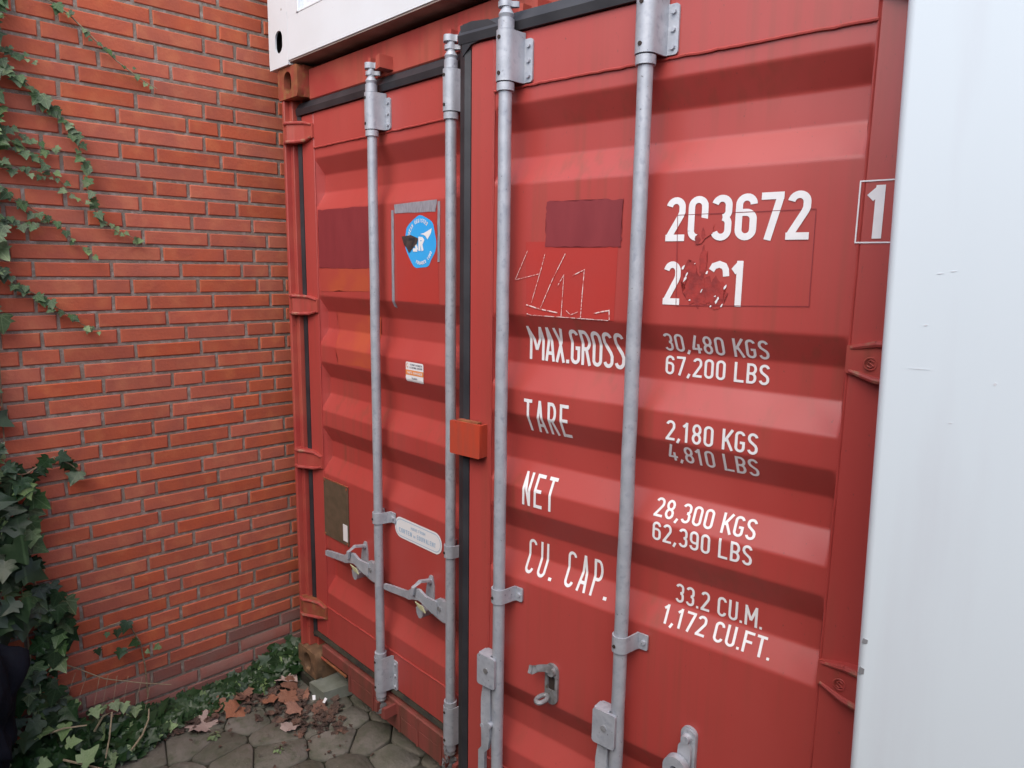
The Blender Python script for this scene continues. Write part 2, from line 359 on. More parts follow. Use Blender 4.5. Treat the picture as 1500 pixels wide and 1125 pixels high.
# ------------------------------------------------------------------ the red container
W = 2.49; H = 2.591; YD = .05
box = empty('shipping_container', (0, 0, 0)); tag(box, 'red steel shipping container with galvanised lock rods and white weight lettering on its doors', 'container')
GA = R(6.616); P0 = Vector((2.2932, .0188, 0))
ML = Matrix.Translation((0, YD, 0)); MR = Matrix.Translation(P0) @ Matrix.Rotation(GA, 4, 'Z')
def casting(name, x0, z0, mats, parent, side, y0=0., w_=.162, h_=.118, d_=.178, hole=(.5, .5), th=.028):
    m1 = MB(); cx, cz = x0 + w_ / 2, z0 + h_ / 2
    hx, hz = x0 + w_ * hole[0], z0 + h_ * hole[1]
    outer = [(x - cx + cx, z) for x, z in oval(cx, cz, w_ / 2, h_ / 2, 32, True)]
    m1.plate_hole(outer, oval(hx, hz, .030, .042, 32), y0, y0 + th)
    m1.box(x0, x0 + .02, y0 + th, y0 + d_, z0, z0 + h_); m1.box(x0 + w_ - .02, x0 + w_, y0 + th, y0 + d_, z0, z0 + h_)
    m1.box(x0 + .02, x0 + w_ - .02, y0 + th, y0 + d_, z0, z0 + .02); m1.box(x0 + .02, x0 + w_ - .02, y0 + th, y0 + d_, z0 + h_ - .02, z0 + h_)
    m1.box(x0 + .02, x0 + w_ - .02, y0 + d_ - .01, y0 + d_, z0 + .02, z0 + h_ - .02)
    c_ = m1.build(name, mats, parent)
    MB().box(x0 + .021, x0 + w_ - .021, y0 + .05, y0 + .06, z0 + .021, z0 + h_ - .021).build('cavity_shade_liner', M['hole'], c_)  # added dark liner, paints the shade inside the casting hole
    for (a, b_, c1, c2) in ((x0 + .0203, x0 + .0215, z0 + .021, z0 + h_ - .021), (x0 + w_ - .0215, x0 + w_ - .0203, z0 + .021, z0 + h_ - .021), (x0 + .022, x0 + w_ - .022, z0 + .0203, z0 + .0215), (x0 + .022, x0 + w_ - .022, z0 + h_ - .0215, z0 + h_ - .0203)):
        MB().box(a, b_, y0 + th + .0005, y0 + .0495, c1, c2).build('cavity_shade_liner', M['hole'], c_)
    return c_
for x0 in (0, W - .162):
    casting('corner_casting', x0, H - .118, M['rusty'], box, 0)['label'] = 'rust stained upper corner casting'
    casting('corner_casting', x0, 0, M['rustbrown'], box, 0)['label'] = 'brown rusted lower corner casting'
# corner posts: narrow front flange, inner return seen beside the door
for sgn, xo in ((1, 0), (-1, W)):
    m1 = MB(); X = lambda a: xo + sgn * a
    m1.box(X(.018), X(.036), .004, .19, .118, H - .118, .003)
    m1.box(X(.036), X(.085), .058, .19, .118, H - .118)
    m1.box(X(.036), X(.062), .026, .058, .118, H - .118, .002)
    m1.build('corner_post', M['red_frame'], box)
# header and sill
m1 = MB(); m1.box(.1625, W - .1625, .048, .17, 2.463, H - .012, .004); m1.box(.085, W - .085, .062, .16, 2.44, 2.463)
hd_ = m1.build('header', M['red_frame'], box)
m1 = MB(); m1.box(.1625, W - .1625, .030, .16, .108, .162, .004); m1.box(.372, W - .372, .032, .16, .04, .1078, .003)
m1.box(.1625, .372, .12, .16, .03, .1078); m1.box(W - .372, W - .1625, .12, .16, .03, .1078)
for x in (.385, .56, .745, .86, 1.0, 1.16, 1.4, 1.6, 1.8): m1.box(x, x + .012, .0265, .034, .043, .160, .001)
m1.box(.085, W - .085, .064, .16, .1622, .19)
sill = m1.build('sill', M['rail'], box)
m1 = MB(); m1.box(.163, .372, .022, .031, .098, .108, .002); m1.build('lip', M['rusty'], sill)
# shell: corrugated sides, roof, floor, end
for xs, sgn in ((.02, 1), (W - .02, -1)):
    prof_ = []; y = .19; k = 0
    while y < 6.0:
        prof_ += [(xs, y), (xs, y + .07), (xs + sgn * .036, y + .138), (xs + sgn * .036, y + .208)]; y += .276
    vs = [(a, b, z) for z in (.12, H - .1) for a, b in prof_]; n = len(prof_)
    MB().add(vs, [(i, i + 1, n + i + 1, n + i) for i in range(n - 1)]).build('side_panel', M['red_frame'], box)
MB().box(.04, W - .04, .17, 6.05, H - .06, H - .03).build('roof', M['red_frame'], box)
MB().box(.06, W - .06, .17, 6.05, .12, .16).build('floor', M['inside'], box)
MB().box(.03, W - .03, 6.0, 6.04, .12, H - .06).build('end_wall', M['red_frame'], box)
for z0, z1 in ((.02, .118), (H - .118, H - .03)):
    for a, b in ((.012, .07), (W - .07, W - .012)): MB().box(a, b, .18, 6.0, z0, z1).build('side_rail', M['red_frame'], box)

PR = [(2.24, 0), (2.178, .036), (2.110, .036), (2.041, 0), (1.701, 0), (1.637, .036), (1.568, .036), (1.499, 0), (1.431, 0), (1.364, .036), (1.296, .036), (1.226, 0),
      (1.162, 0), (1.092, .036), (1.024, .036), (.9555, 0), (.622, 0), (.553, .036), (.485, .036), (.415, 0)]
ZT, ZB, ZT2, ZB2 = 2.28, .347, 2.412, .195
def rounded(P, r=.0045, n=4):                                   # pressed sheet: every fold is a small radius, not a crease
    P = [(ZT, 0.)] + P + [(ZB, 0.)]; out = []
    for a, b, c in zip(P, P[1:], P[2:]):
        la, lc = a[0] - b[0], b[0] - c[0]; ka, kc = min(r / la, .45), min(r / lc, .45)
        p0 = (b[0] + (a[0] - b[0]) * ka, b[1] + (a[1] - b[1]) * ka); p2 = (b[0] + (c[0] - b[0]) * kc, b[1] + (c[1] - b[1]) * kc)
        pre = tuple(p0[k] + (a[k] - b[k]) * .003 / la for k in (0, 1)); post = tuple(p2[k] + (c[k] - b[k]) * .003 / lc for k in (0, 1))
        out.append(pre)
        for i in range(n + 1):
            t = i / n; out.append(tuple((1 - t) ** 2 * p0[k] + 2 * t * (1 - t) * b[k] + t * t * p2[k] for k in (0, 1)))
        out.append(post)
    return out
PR = rounded(PR)
def prof(z):
    if z >= PR[0][0] or z <= PR[-1][0]: return 0.
    for (za, da), (zb, db) in zip(PR, PR[1:]):
        if zb <= z <= za: return db + (da - db) * (z - zb) / (za - zb)
    return 0.
def panel(x0, x1, e=.012):
    zs = [ZT] + [p[0] for p in PR] + [ZB]; ds = [0] + [p[1] for p in PR] + [0]
    # finer sheet so that the flats can carry slight dents
    xs = [x0, x0 + e] + [x0 + e + (x1 - x0 - 2 * e) * i / 16 for i in range(1, 16)] + [x1 - e, x1]
    rr = random.Random(int(x0 * 100)); vs = []; fs = []
    for z, d in zip(zs, ds):
        for i, x in enumerate(xs):
            k = 0 if i in (0, len(xs) - 1) else 1
            vs.append((x, d * k + (.0007 * math.sin(x * 23 + z * 9) * math.sin(z * 31) if k else 0), z))
    n = len(xs)
    for r in range(len(zs) - 1):
        for i in range(n - 1):
            a, b, c, d = r * n + i, r * n + i + 1, (r + 1) * n + i + 1, (r + 1) * n + i
            down = ds[r + 1] > ds[r]
            if i == 0: fs += [(a, b, c), (a, c, d)] if down else [(a, b, d), (b, c, d)]
            elif i == n - 2: fs += [(a, b, d), (b, c, d)] if down else [(a, b, c), (a, c, d)]
            else: fs.append((a, b, c, d))
    m1 = MB().add(vs, fs)
    m1.box(x0, x1, .040, .046, ZB, ZT)
    return m1
def make_door(Mx, xl, pl, pr, xr, label):
    m1 = MB()
    m1.box(xl, pl, -.003, .05, ZB2, ZT2, .004); m1.box(pr, xr, -.003, .05, ZB2, ZT2, .004)
    m1.box(pl, pr, -.0025, .05, ZT, ZT2, .003); m1.box(pl, pr, -.0025, .05, ZB2, ZB, .003)
    d = m1.build('door', M['red'], box, Mx); d['label'] = label
    panel(pl, pr).build('panel', M['red'], d, None, 30)
    for z in (ZT, ZB):
        rr = random.Random(3); pts = [(pl + (pr - pl) * i / 60, -.003, z + rr.uniform(-.001, .001)) for i in range(61)]
        MB().tube(pts, .0034, 6).build('weld_bead', M['red'], d)
    for x in (pl, pr):
        rr = random.Random(4); pts = [(x + rr.uniform(-.0008, .0008), -.0015, ZB + (ZT - ZB) * i / 60) for i in range(61)]
        MB().tube(pts, .0026, 6).build('weld_bead', M['red'], d)
    return d
doorL = make_door(ML, .094, .19, 1.096, 1.192, 'closed red door leaf with blue sticker and maroon paint patch')
doorR = make_door(MR, -.997, -.914, .006, .105, 'red door leaf standing slightly ajar with white lettering')
# rubber gaskets
def gasket(d, x0, x1, left, mx=M['rubber']):
    for name, a in (('gasket', 0),):
        m1 = MB()
        m1.prism([(-.012, ZT2 + .001), (.012, ZT2 + .001), (.012, ZT2 + .05), (.002, ZT2 + .05), (-.016, ZT2 + .022)], 'x', x0, x1)
        m1.build('gasket', M['rubber'], d)
        MB().prism([(-.006, ZB2 - .001), (.02, ZB2 - .001), (.02, ZB2 - .034), (.004, ZB2 - .034), (-.012, ZB2 - .016)], 'x', x0, x1).build('gasket', M['rubberdirty'], d)
gasket(doorL, .072, 1.19, True); gasket(doorR, -1.035, .12, False)
MB().prism([(.0935, -.004), (.074, -.010), (.066, .002), (.066, .02), (.0935, .02)], 'z', ZB2 - .03, ZT2 + .03).build('gasket', M['rubber'], doorL)
MB().prism([(-.9975, -.002), (-.9975, .03), (-1.02, .035), (-1.042, .012), (-1.040, .002), (-1.015, -.008)], 'z', ZB2 - .05, ZT2 + .052).build('gasket', M['rubber'], doorR)
MB().prism([(.1055, -.002), (.1055, .03), (.12, .035), (.13, .006)], 'z', ZB2 - .03, ZT2 + .03).build('gasket', M['rubber'], doorR)
m1 = MB().prism([(-1.02, ZT2 - .03), (-.990, ZT2 - .004), (-.955, ZT2 + .002), (-.90, ZT2 + .03), (-.93, ZT2 + .047), (-.99, ZT2 + .053), (-1.03, ZT2 + .048)], 'y', -.0105, .0); m1.build('gasket', M['rubber'], doorR)

# hinges: four on each side
def hinge(zc, right, mx, parent):
    m1 = MB(); ribs = {1: MB(), -1: MB()}; h = .040
    if not right:                                              # in left door frame (y=0 on the door face)
        pts = [(.036, -.046), (.064, -.052), (.095, -.034), (.14, -.016), (.192, -.010)]
        a, b, s_ = 1, 0, 1
    else:
        pts = [(.19, -.040), (.14, -.046), (.10, -.036), (.06, -.024), (.004, -.009)]
    for k in range(len(pts) - 1):
        (xa, ya), (xb, yb) = pts[k], pts[k + 1]; ha = h * (1 if k < 3 else .95); hb = h * (1 if k < 2 else (.95 if k == 2 else .66))
        vs = [(xa, ya, zc - ha), (xb, yb, zc - hb), (xb, yb, zc + hb), (xa, ya, zc + ha), (xa, .0, zc - ha), (xb, .0, zc - hb), (xb, .0, zc + hb), (xa, .0, zc + ha)]
        m1.add(vs, [(0, 1, 2, 3), (4, 7, 6, 5), (0, 4, 5, 1), (3, 2, 6, 7), (0, 3, 7, 4), (1, 5, 6, 2)])
        for sg in (1, -1):                                       # raised forged ribs along both edges
            za, zb_ = zc + sg * (ha - .004), zc + sg * (hb - .004)
            ribs[sg].tube([(xa, ya - .001, za), (xb if k < 3 else xb * .86 + xa * .14, yb - .001, zb_)], .0068, 8, .0068 if k < 3 else .004)
    xk = pts[0][0]
    m1.cyl((xk, -.026, zc - h - .004), (xk, -.026, zc + h + .004), .021, n=18)
    o = m1.build('hinge', M['red_frame' if zc > .5 else 'rusty'], parent, None, 40); 
    for sg in (1, -1): ribs[sg].build('hinge_rib', M['worn'], parent, None, 40)
    if right:
        n_ = 20; ring = MB()
        ring.tube([(.052 + .0115 * math.cos(2 * math.pi * i / n_), -.0245, zc - .004 + .0115 * math.sin(2 * math.pi * i / n_)) for i in range(n_ + 1)], .0016, 6)
        sp = [(.058, .004), (.052, .0075), (.047, .004), (.052, 0), (.057, -.004), (.052, -.0075), (.046, -.004)]
        ring.tube([(a, -.0245, zc - .004 + b) for a, b in sp], .0015, 6)
        # sits on the sloping blade
        ring.build('foundry_mark', M['red_frame'], parent)
    return o
for zc in (2.345, 1.66, 1.0, .315):
    hinge(zc, False, None, doorL); hinge(zc - .0, True, None, doorR)

# ------------------------------------------------------------------ painted and stuck-on graphics: draped on the corrugation
CRE = [p[0] for p in PR]
def drape(name, polys, m, parent, eps=.0012, sub=0):
    """polys: list of (list of (x,z), extra eps). Flat film following the pressed sheet."""
    m1 = MB()
    for poly, ex in polys:
        bm = bmesh.new(); vs = [bm.verts.new((x, 0, z)) for x, z in poly]
        try: bm.faces.new(vs)
        except ValueError: bm.free(); continue
        if len(vs) > 4: bmesh.ops.triangulate(bm, faces=list(bm.faces))
        z0, z1 = min(p[1] for p in poly), max(p[1] for p in poly)
        for zc in CRE:
            if z0 < zc < z1:
                bmesh.ops.bisect_plane(bm, geom=list(bm.verts) + list(bm.edges) + list(bm.faces), plane_co=(0, 0, zc), plane_no=(0, 0, 1), dist=1e-6)
        for v in bm.verts: v.co.y = prof(v.co.z) - eps - ex
        m1.bm(bm)
    me = bpy.data.meshes.new(name); me.from_pydata(m1.v, [], m1.f); me.materials.append(m)
    b = bmesh.new(); b.from_mesh(me); b.normal_update()
    for f in b.faces:
        if f.normal.y > 0: f.normal_flip()
    b.to_mesh(me); b.free()
    return put(name, me, parent)
def arc(cx, cz, rx, rz, a0, a1, n=12): return [(cx + rx * math.cos(R(a0 + (a1 - a0) * i / n)), cz + rz * math.sin(R(a0 + (a1 - a0) * i / n))) for i in range(n + 1)]
def glyph(ch, w, t):
    """centre-line strokes for a condensed stencil alphabet, unit height"""
    l, r, b, T = t / 2, w - t / 2, t / 2, 1 - t / 2; c = w / 2; rx = (r - l) / 2; rr = rx; m = .5
    track = arc(c, b + rr, rx, rr, 180, 360) + arc(c, T - rr, rx, rr, 0, 180) + [(l, b + rr)]
    G = {
        '0': [track], 'O': [track], 'D': [[(l, b), (l, T), (c, T)] + arc(c, T - rr, rx, rr, 90, 0) + arc(c, b + rr, rx, rr, 0, -90) + [(l, b)]],
        'Q': [track, [(c, b + .2), (r + .02, 0)]],
        '1': [[(c + .02, 0), (c + .02, 1)], [(c - w * .44, .765), (c + .02, .925)]],
        '2': [arc(c, T - rr, rx, rr, 170, 0) + [(r, .66), (r - .03, .58), (l + .01, b + .03), (l + .01, b)], [(l - t / 2, b), (w, b)]],
        '3': [arc(c, T - rr * 1.0, rx, rr, 165, 0) + arc(c, .5 + rr * .9, rx, rr * .9, 0, -80), arc(c, .5 - rr * .9 + t * .1, rx, rr * .9, 80, 0) + arc(c, b + rr, rx, rr, 0, -165)],
        '4': [[(c + .03, 1), (l, .27)], [(l - t / 2, .24), (w + .02, .24)], [(w * .72, .52), (w * .72, 0)]],
        '5': [[(w, T), (l, T), (l, .55)] + arc(c, b + rr * 1.2, rx, rr * 1.2, 130, -165)],
        '6': [[(r, T - rr)] + arc(c, T - rr, rx, rr, 0, 180) + arc(c, b + rr, rx, rr, 180, 360) + arc(c, .60 - rr, rx, rr, 0, 90) + [(l + t * .5, .60)]],
        '7': [[(0, T), (w, T)], [(r, T - t * .3), (w * .36, 0)]],
        '8': [arc(c, T - (T - m) / 2, rx * .95, (T - m) / 2, 0, 360, 20), arc(c, b + (m - b) / 2, rx, (m - b) / 2, 0, 360, 20)],
        '9': [[(l, b + rr)] + arc(c, b + rr, rx, rr, 180, 360) + arc(c, T - rr, rx, rr, 0, 180) + arc(c, .40 + rr, rx, rr, 180, 270) + [(r - t * .5, .40)]],
        'K': [[(l, 0), (l, 1)], [(w, 1), (l + t * .4, .42)], [(l + rx * .75, .56), (w, 0)]],
        'G': [arc(c, T - rr, rx, rr, 10, 180) + arc(c, b + rr, rx, rr, 180, 360) + [(r, .44)], [(c, .46), (w, .46)]],
        'S': [arc(c, T - rr, rx, rr, 10, 180) + [(l, .70), (l + .05, .60), (r - .05, .42), (r, .32)] + arc(c, b + rr, rx, rr, 0, -170)],
        'L': [[(l, 1), (l, 0)], [(l + t / 2, b), (w, b)]],
        'B': [[(l, 0), (l, 1)], [(l, T), (c, T)] + arc(c, T - (T - m) / 2, rx, (T - m) / 2, 90, -90) + [(l, m)], [(c, m)] + arc(c, b + (m - b) / 2, rx, (m - b) / 2, 90, -90) + [(l, b)]],
        'C': [arc(c, T - rr, rx, rr, 0, 180) + arc(c, b + rr, rx, rr, 180, 360)],
        'U': [[(l, 1), (l, b + rr)] + arc(c, b + rr, rx, rr, 180, 360) + [(r, 1)]],
        'M': [[(l, 0), (l, 1)], [(r, 0), (r, 1)], [(l, 1 - t * .3), (c, .30)], [(r, 1 - t * .3), (c, .30)]],
        'N': [[(l, 0), (l, 1)], [(r, 0), (r, 1)], [(l, 1 - t * .2), (r, t * .2)]],
        'W': [[(l, 1), (w * .27, 0)], [(c, .9), (w * .27, 0)], [(c, .9), (w * .73, 0)], [(r, 1), (w * .73, 0)]],
        'F': [[(l, 0), (l, 1)], [(l + t / 2, T), (w, T)], [(l + t / 2, .52), (w * .88, .52)]],
        'E': [[(l, 0), (l, 1)], [(l + t / 2, T), (w, T)], [(l + t / 2, .52), (w * .88, .52)], [(l + t / 2, b), (w, b)]],
        'T': [[(0, T), (w, T)], [(c, T - t / 2), (c, 0)]],
        'I': [[(c, 0), (c, 1)]], 'V': [[(l, 1), (c, 0)], [(r, 1), (c, 0)]], 'Y': [[(l, 1), (c, .5)], [(r, 1), (c, .5)], [(c, .5), (c, 0)]], 'H': [[(l, 0), (l, 1)], [(r, 0), (r, 1)], [(l, m), (r, m)]],
        'A': [[(l * .7, 0), (c, 1)], [(w - l * .7, 0), (c, 1)], [(w * .22, .24), (w * .78, .24)]],
        'R': [[(l, 0), (l, 1)], [(l, T), (c, T)] + arc(c, T - (T - .46) / 2, rx, (T - .46) / 2, 90, -90) + [(l, .46)], [(c, .46), (w - t * .35, 0)]],
        'P': [[(l, 0), (l, 1)], [(l, T), (c, T)] + arc(c, T - (T - .42) / 2, rx, (T - .42) / 2, 90, -90) + [(l, .42)]],
        'X': [[(l * .8, 0), (w - l * .8, 1)], [(l * .8, 1), (w - l * .8, 0)]],
        '.': [[(0, b), (w, b)]], ',': [[(w * .75, t * 1.1), (w * .1, -.10)]], '/': [[(0, 0), (w, 1)]],
    }
    return G.get(ch, [])
def strokes_to_quads(pl, t):
    P = [Vector((a, b)) for a, b in pl]
    P = [p for i, p in enumerate(P) if i == 0 or (p - P[i - 1]).length > 1e-5]
    Lf, Rt = [], []
    for i, p in enumerate(P):
        d0 = (p - P[i - 1]).normalized() if i else None; d1 = (P[i + 1] - p).normalized() if i < len(P) - 1 else None
        d0 = d0 or d1; d1 = d1 or d0; n0 = Vector((-d0.y, d0.x)); n1 = Vector((-d1.y, d1.x)); nn = (n0 + n1)
        if nn.length < .2: nn = n0.copy()
        nn.normalize(); k = t / 2 / max(.5, nn.dot(n0)); Lf.append(p + nn * k); Rt.append(p - nn * k)
    return [[Lf[i], Rt[i], Rt[i + 1], Lf[i + 1]] for i in range(len(P) - 1)]
WID = {'.': .12, ',': .16, ' ': .30, '1': .34, 'M': .62, 'I': .14, 'W': .7}
def text_polys(txt, x0, x1, z0, h, t=.125, gap=.10, gw=.46, slant=0., zend=None):
    xs = 0.; items = []
    for ch in txt:
        wd = WID.get(ch, gw); items.append((ch, xs, wd)); xs += wd + (gap if ch != ' ' else 0)
    tot = xs - gap; sx = (x1 - x0) / tot / h * h; out = []; k = 0
    ze = z0 if zend is None else zend
    for ch, xo, wd in items:
        for pl in glyph(ch, wd, t):
            for q in strokes_to_quads(pl, t):
                out.append(([(x0 + (xo + p.x) / tot * (x1 - x0) + slant * p.y, z0 + (ze - z0) * (xo / tot) + p.y * h) for p in q], (k % 5) * .00016))
            k += 1
    return out
def lettering(txt, x0, x1, z0, h, parent, t=.125, m='letter', eps=.0013, gap=.10, gw=.46, **k):
    o = drape('lettering', text_polys(txt, x0, x1, z0, h, t, gap, gw, **k), M[m], parent, eps); o['label'] = 'stencilled text reading ' + txt
    return o
D = doorR
lettering('203672', -.400, -.087, 1.8895, .0955, D, .15, gap=.075)
lettering('2', -.399, -.358, 1.748, .097, D, .15)
lettering('1', -.238, -.2105, 1.7505, .0965, D, .17)
drape('lettering', [([tuple(p) for p in q], 0) for q in strokes_to_quads([(-.2859, 1.826), (-.2803, 1.8355), (-.2682, 1.8395), (-.2578, 1.8357), (-.2535, 1.828), (-.252, 1.814)], .014)], M['letter'], D)
rr = random.Random(8)
sc = []
for a, b in ((-.306, 1.7815), (-.2737, 1.7707), (-.2524, 1.791), (-.3426, 1.8165), (-.258, 1.7517), (-.3246, 1.8406), (-.2958, 1.8213), (-.3328, 1.7605), (-.2828, 1.7486), (-.347, 1.806), (-.352, 1.832), (-.269, 1.762)):
    s_ = rr.uniform(.0014, .0034); k_ = rr.uniform(.6, 2.4); sc.append(([(a + s_ * k_ * math.sin(t) * .5 + s_ * math.cos(t) * rr.uniform(.5, 1.2), b + s_ * k_ * math.sin(t) * rr.uniform(.8, 1.3)) for t in [2 * math.pi * q / 9 for q in range(9)]], .0006))
drape('lettering_scrap', sc, M['letter'], D, .0016)
def blob(cx, cz, rx, rz, seed, n=26, amp=.28):
    rr = random.Random(seed); return [(cx + rx * math.cos(2 * math.pi * i / n) * (1 + rr.uniform(-amp, amp)), cz + rz * math.sin(2 * math.pi * i / n) * (1 + rr.uniform(-amp, amp))) for i in range(n)]
drape('paint_residue', [(blob(-.318, 1.786, .036, .038, 1), 0), (blob(-.272, 1.778, .022, .030, 2), .0002), (blob(-.335, 1.825, .016, .022, 3), .0003), (blob(-.305, 1.845, .009, .030, 4), .0004)], M['residue'], D, .0008)
drape('paint_residue', [([(-.322, 1.925), (-.318, 1.94), (-.300, 1.936), (-.286, 1.925), (-.288, 1.905), (-.305, 1.894), (-.312, 1.884), (-.326, 1.882), (-.323, 1.90)], .0)], M['red'], D, .0024)
drape('paint_residue', [(blob(-.3215, 1.893, .006, .010, 6), .0), (blob(-.309, 1.905, .004, .012, 7), .0002)], M['residue'], D, .0027)
ln = []
dq = [(-.3722, 1.946), (-.0769, 1.9484), (-.0756, 1.758), (-.3651, 1.747)]
for a, b in zip(dq, dq[1:] + dq[:1]): ln += [([tuple(p) for p in q], .0001 * len(ln)) for q in strokes_to_quads([a, b], .0014)]
drape('decal_outline', ln, M['darkpatch'], D, .0017)
# boxed digit on the frame tube (film sits on the tube face, 3 mm proud of the sheet)
bx_ = []
for a, b in (((-.0005, 1.9955), (.100, 1.9955)), ((-.0005, 1.8825), (.100, 1.8825)), ((.0006, 1.8813), (.0006, 1.9967)), ((.0985, 1.8837), (.0985, 1.9943))):
    bx_ += [([tuple(p) for p in q], .00015 * len(bx_)) for q in strokes_to_quads([a, b], .0026)]
drape('check_digit_frame', bx_, M['letter'], D, .0049)
lettering('1', .0175, .0515, 1.8895, .0975, D, .16, eps=.0046)
for txt, x0, x1, z, h in (('30,480 KGS', -.402, -.157, 1.639, .0425), ('67,200 LBS', -.4015, -.156, 1.583, .0445), ('2,180 KGS', -.374, -.157, 1.435, .047), ('4,810 LBS', -.374, -.157, 1.381, .0435),
                          ('28,300 KGS', -.400, -.153, 1.2405, .042), ('62,390 LBS', -.396, -.152, 1.184, .0455), ('33.2 CU.M.', -.344, -.131, 1.027, .048), ('1,172 CU.FT.', -.366, -.102, .974, .042)):
    lettering(txt, x0, x1, z, h, D, .125, gap=.115)
lettering('MAX.GROSS', -.808, -.511, 1.581, .091, D, .105, gap=.055, gw=.36)
lettering('TARE', -.797, -.650, 1.3872, .0905, D, .10, gap=.15, gw=.36)
lettering('NET', -.7975, -.690, 1.180, .0902, D, .10, gap=.16, gw=.36)
lettering('CU.', -.796, -.7017, .9775, .0935, D, .085, gap=.17, gw=.32); lettering('CAP.', -.6614, -.525, .9775, .0935, D, .085, gap=.17, gw=.32)
def ragged(q, amp, n, seed):
    rr = random.Random(seed); out = []
    for i in range(4):
        a, b = Vector(q[i]), Vector(q[(i + 1) % 4]); d = (b - a); nn = Vector((-d.y, d.x)).normalized()
        for k in range(n): out.append(tuple(a + d * k / n + nn * rr.uniform(-amp, amp)))
    return out
drape('paint_patch', [(ragged([(-.735, 1.992), (-.5135, 1.988), (-.5144, 1.879), (-.737, 1.879)], .0022, 22, 1), 0)], M['darkpatch'], D, .0019)
drape('red_film', [([(-.8012, 1.8922), (-.5225, 1.8932), (-.5267, 1.7015), (-.7944, 1.7035)], 0)], M['decalred'], D, .0009)
ck = []
for pl, t in (([(-.7935, 1.8697), (-.8335, 1.7935), (-.7561, 1.8102)], .0017), ([(-.7365, 1.8621), (-.7471, 1.8252), (-.7781, 1.7341)], .0016), ([(-.6729, 1.8621), (-.7093, 1.80), (-.7481, 1.7222)], .0018),
              ([(-.695, 1.7801), (-.6756, 1.8098), (-.6811, 1.7014)], .0022), ([(-.6489, 1.8084), (-.6148, 1.8233), (-.619, 1.7625), (-.622, 1.7046)], .0022), ([(-.795, 1.7296), (-.749, 1.7203), (-.6929, 1.7137)], .0032),
              ([(-.792, 1.7065), (-.7795, 1.7030), (-.68, 1.7030), (-.5413, 1.7025)], .0022), ([(-.583, 1.7175), (-.554, 1.7244), (-.5396, 1.7268), (-.5386, 1.7035)], .003), ([(-.6659, 1.7206), (-.6522, 1.7103), (-.6304, 1.7187)], .002)):
    ck += [([tuple(p) for p in q], .0001 * (len(ck) % 7)) for q in strokes_to_quads(pl, t)]
drape('chalk_mark', ck, M['chalk'], D, .0024)
# left door graphics
D = doorL
drape('paint_patch', [(ragged([(.2032, 2.0395), (.578, 2.0385), (.579, 1.815), (.2015, 1.8126)], .0022, 22, 2), 0)], M['darkpatch'], D, .0012)
drape('orange_patch', [(ragged([(.206, 1.811), (.583, 1.8135), (.581, 1.733), (.207, 1.720)], .003, 8, 3), 0)], M['orange'], D, .0008)
drape('orange_patch', [(ragged([(.262, 1.643), (.585, 1.637), (.581, 1.444), (.33, 1.436)], .004, 8, 4), 0)], M['orange'], D, .0008)
drape('red_film', [([(.7357, 2.003), (.966, 2.000), (.9777, 1.7025), (.7433, 1.7025)], 0)], M['decalred'], D, .0008)
drape('tape_strip', [(ragged([(.7291, 2.0345), (.9692, 2.0385), (.9596, 2.001), (.7321, 2.0045)], .0012, 6, 5), 0)], M['tape'], D, .0016)
drape('tape_strip', [(ragged([(.7104, 2.0161), (.7251, 2.0175), (.7248, 1.6771), (.7091, 1.6807)], .0008, 6, 6), 0)], M['tape'], D, .0012)
drape('tape_strip', [(ragged([(.9705, 2.033), (.9849, 2.0341), (.9813, 1.8401), (.9700, 1.8401)], .001, 6, 7), 0)], M['tape'], D, .0012)
BL = [(.8748, 1.9957), (.9079, 1.9857), (.9467, 1.9688), (.9542, 1.9415), (.9656, 1.9025), (.9591, 1.8714), (.9364, 1.8478), (.9231, 1.824), (.8866, 1.8216), (.8458, 1.8183), (.8253, 1.8394), (.8012, 1.8721), (.7875, 1.8968), (.7951, 1.9293), (.799, 1.9536), (.8201, 1.9691), (.8477, 1.9841)]
def smooth(poly, it=2):
    for _ in range(it):
        o = []
        for i in range(len(poly)):
            a, b = poly[i], poly[(i + 1) % len(poly)]
            o += [(a[0] * .75 + b[0] * .25, a[1] * .75 + b[1] * .25), (a[0] * .25 + b[0] * .75, a[1] * .25 + b[1] * .75)]
        poly = o
    return poly
drape('round_sticker', [(smooth(BL), 0)], M['blue'], D, .0014)['label'] = 'blue scalloped register sticker'
def arctext(txt, cx, cz, rx, rz, a0, a1, h, flip=False):
    out = []; n = len(txt)
    for i, ch in enumerate(txt):
        a = R(a0 + (a1 - a0) * i / max(1, n - 1)); px, pz = cx + rx * math.cos(a), cz + rz * math.sin(a)
        up = Vector((math.cos(a) / rx, math.sin(a) / rz)).normalized() * (-1 if flip else 1); rt = Vector((up.y, -up.x))
        for pl in glyph(ch, .5, .17):
            for q in strokes_to_quads(pl, .17):
                out.append(([tuple(Vector((px, pz)) + rt * ((p.x - .25) * h * 1.15) + up * ((p.y - .5) * h)) for p in q], .0002))
    return out
drape('sticker_print', arctext('KOREAN REGISTER', .877, 1.908, .066, .068, 172, 55, .0125), M['sticker'], D, .0019)
wp = arctext('FOUNDED 1960', .880, 1.905, .064, .069, 250, 330, .0115, True)
drape('sticker_print', wp, M['sticker'], D, .0019)
wp = [([(.8776, 1.9315), (.8976, 1.9343), (.9174, 1.9405), (.9408, 1.9488), (.9368, 1.9341), (.9172, 1.913), (.9087, 1.923), (.8942, 1.9292)], 0)]
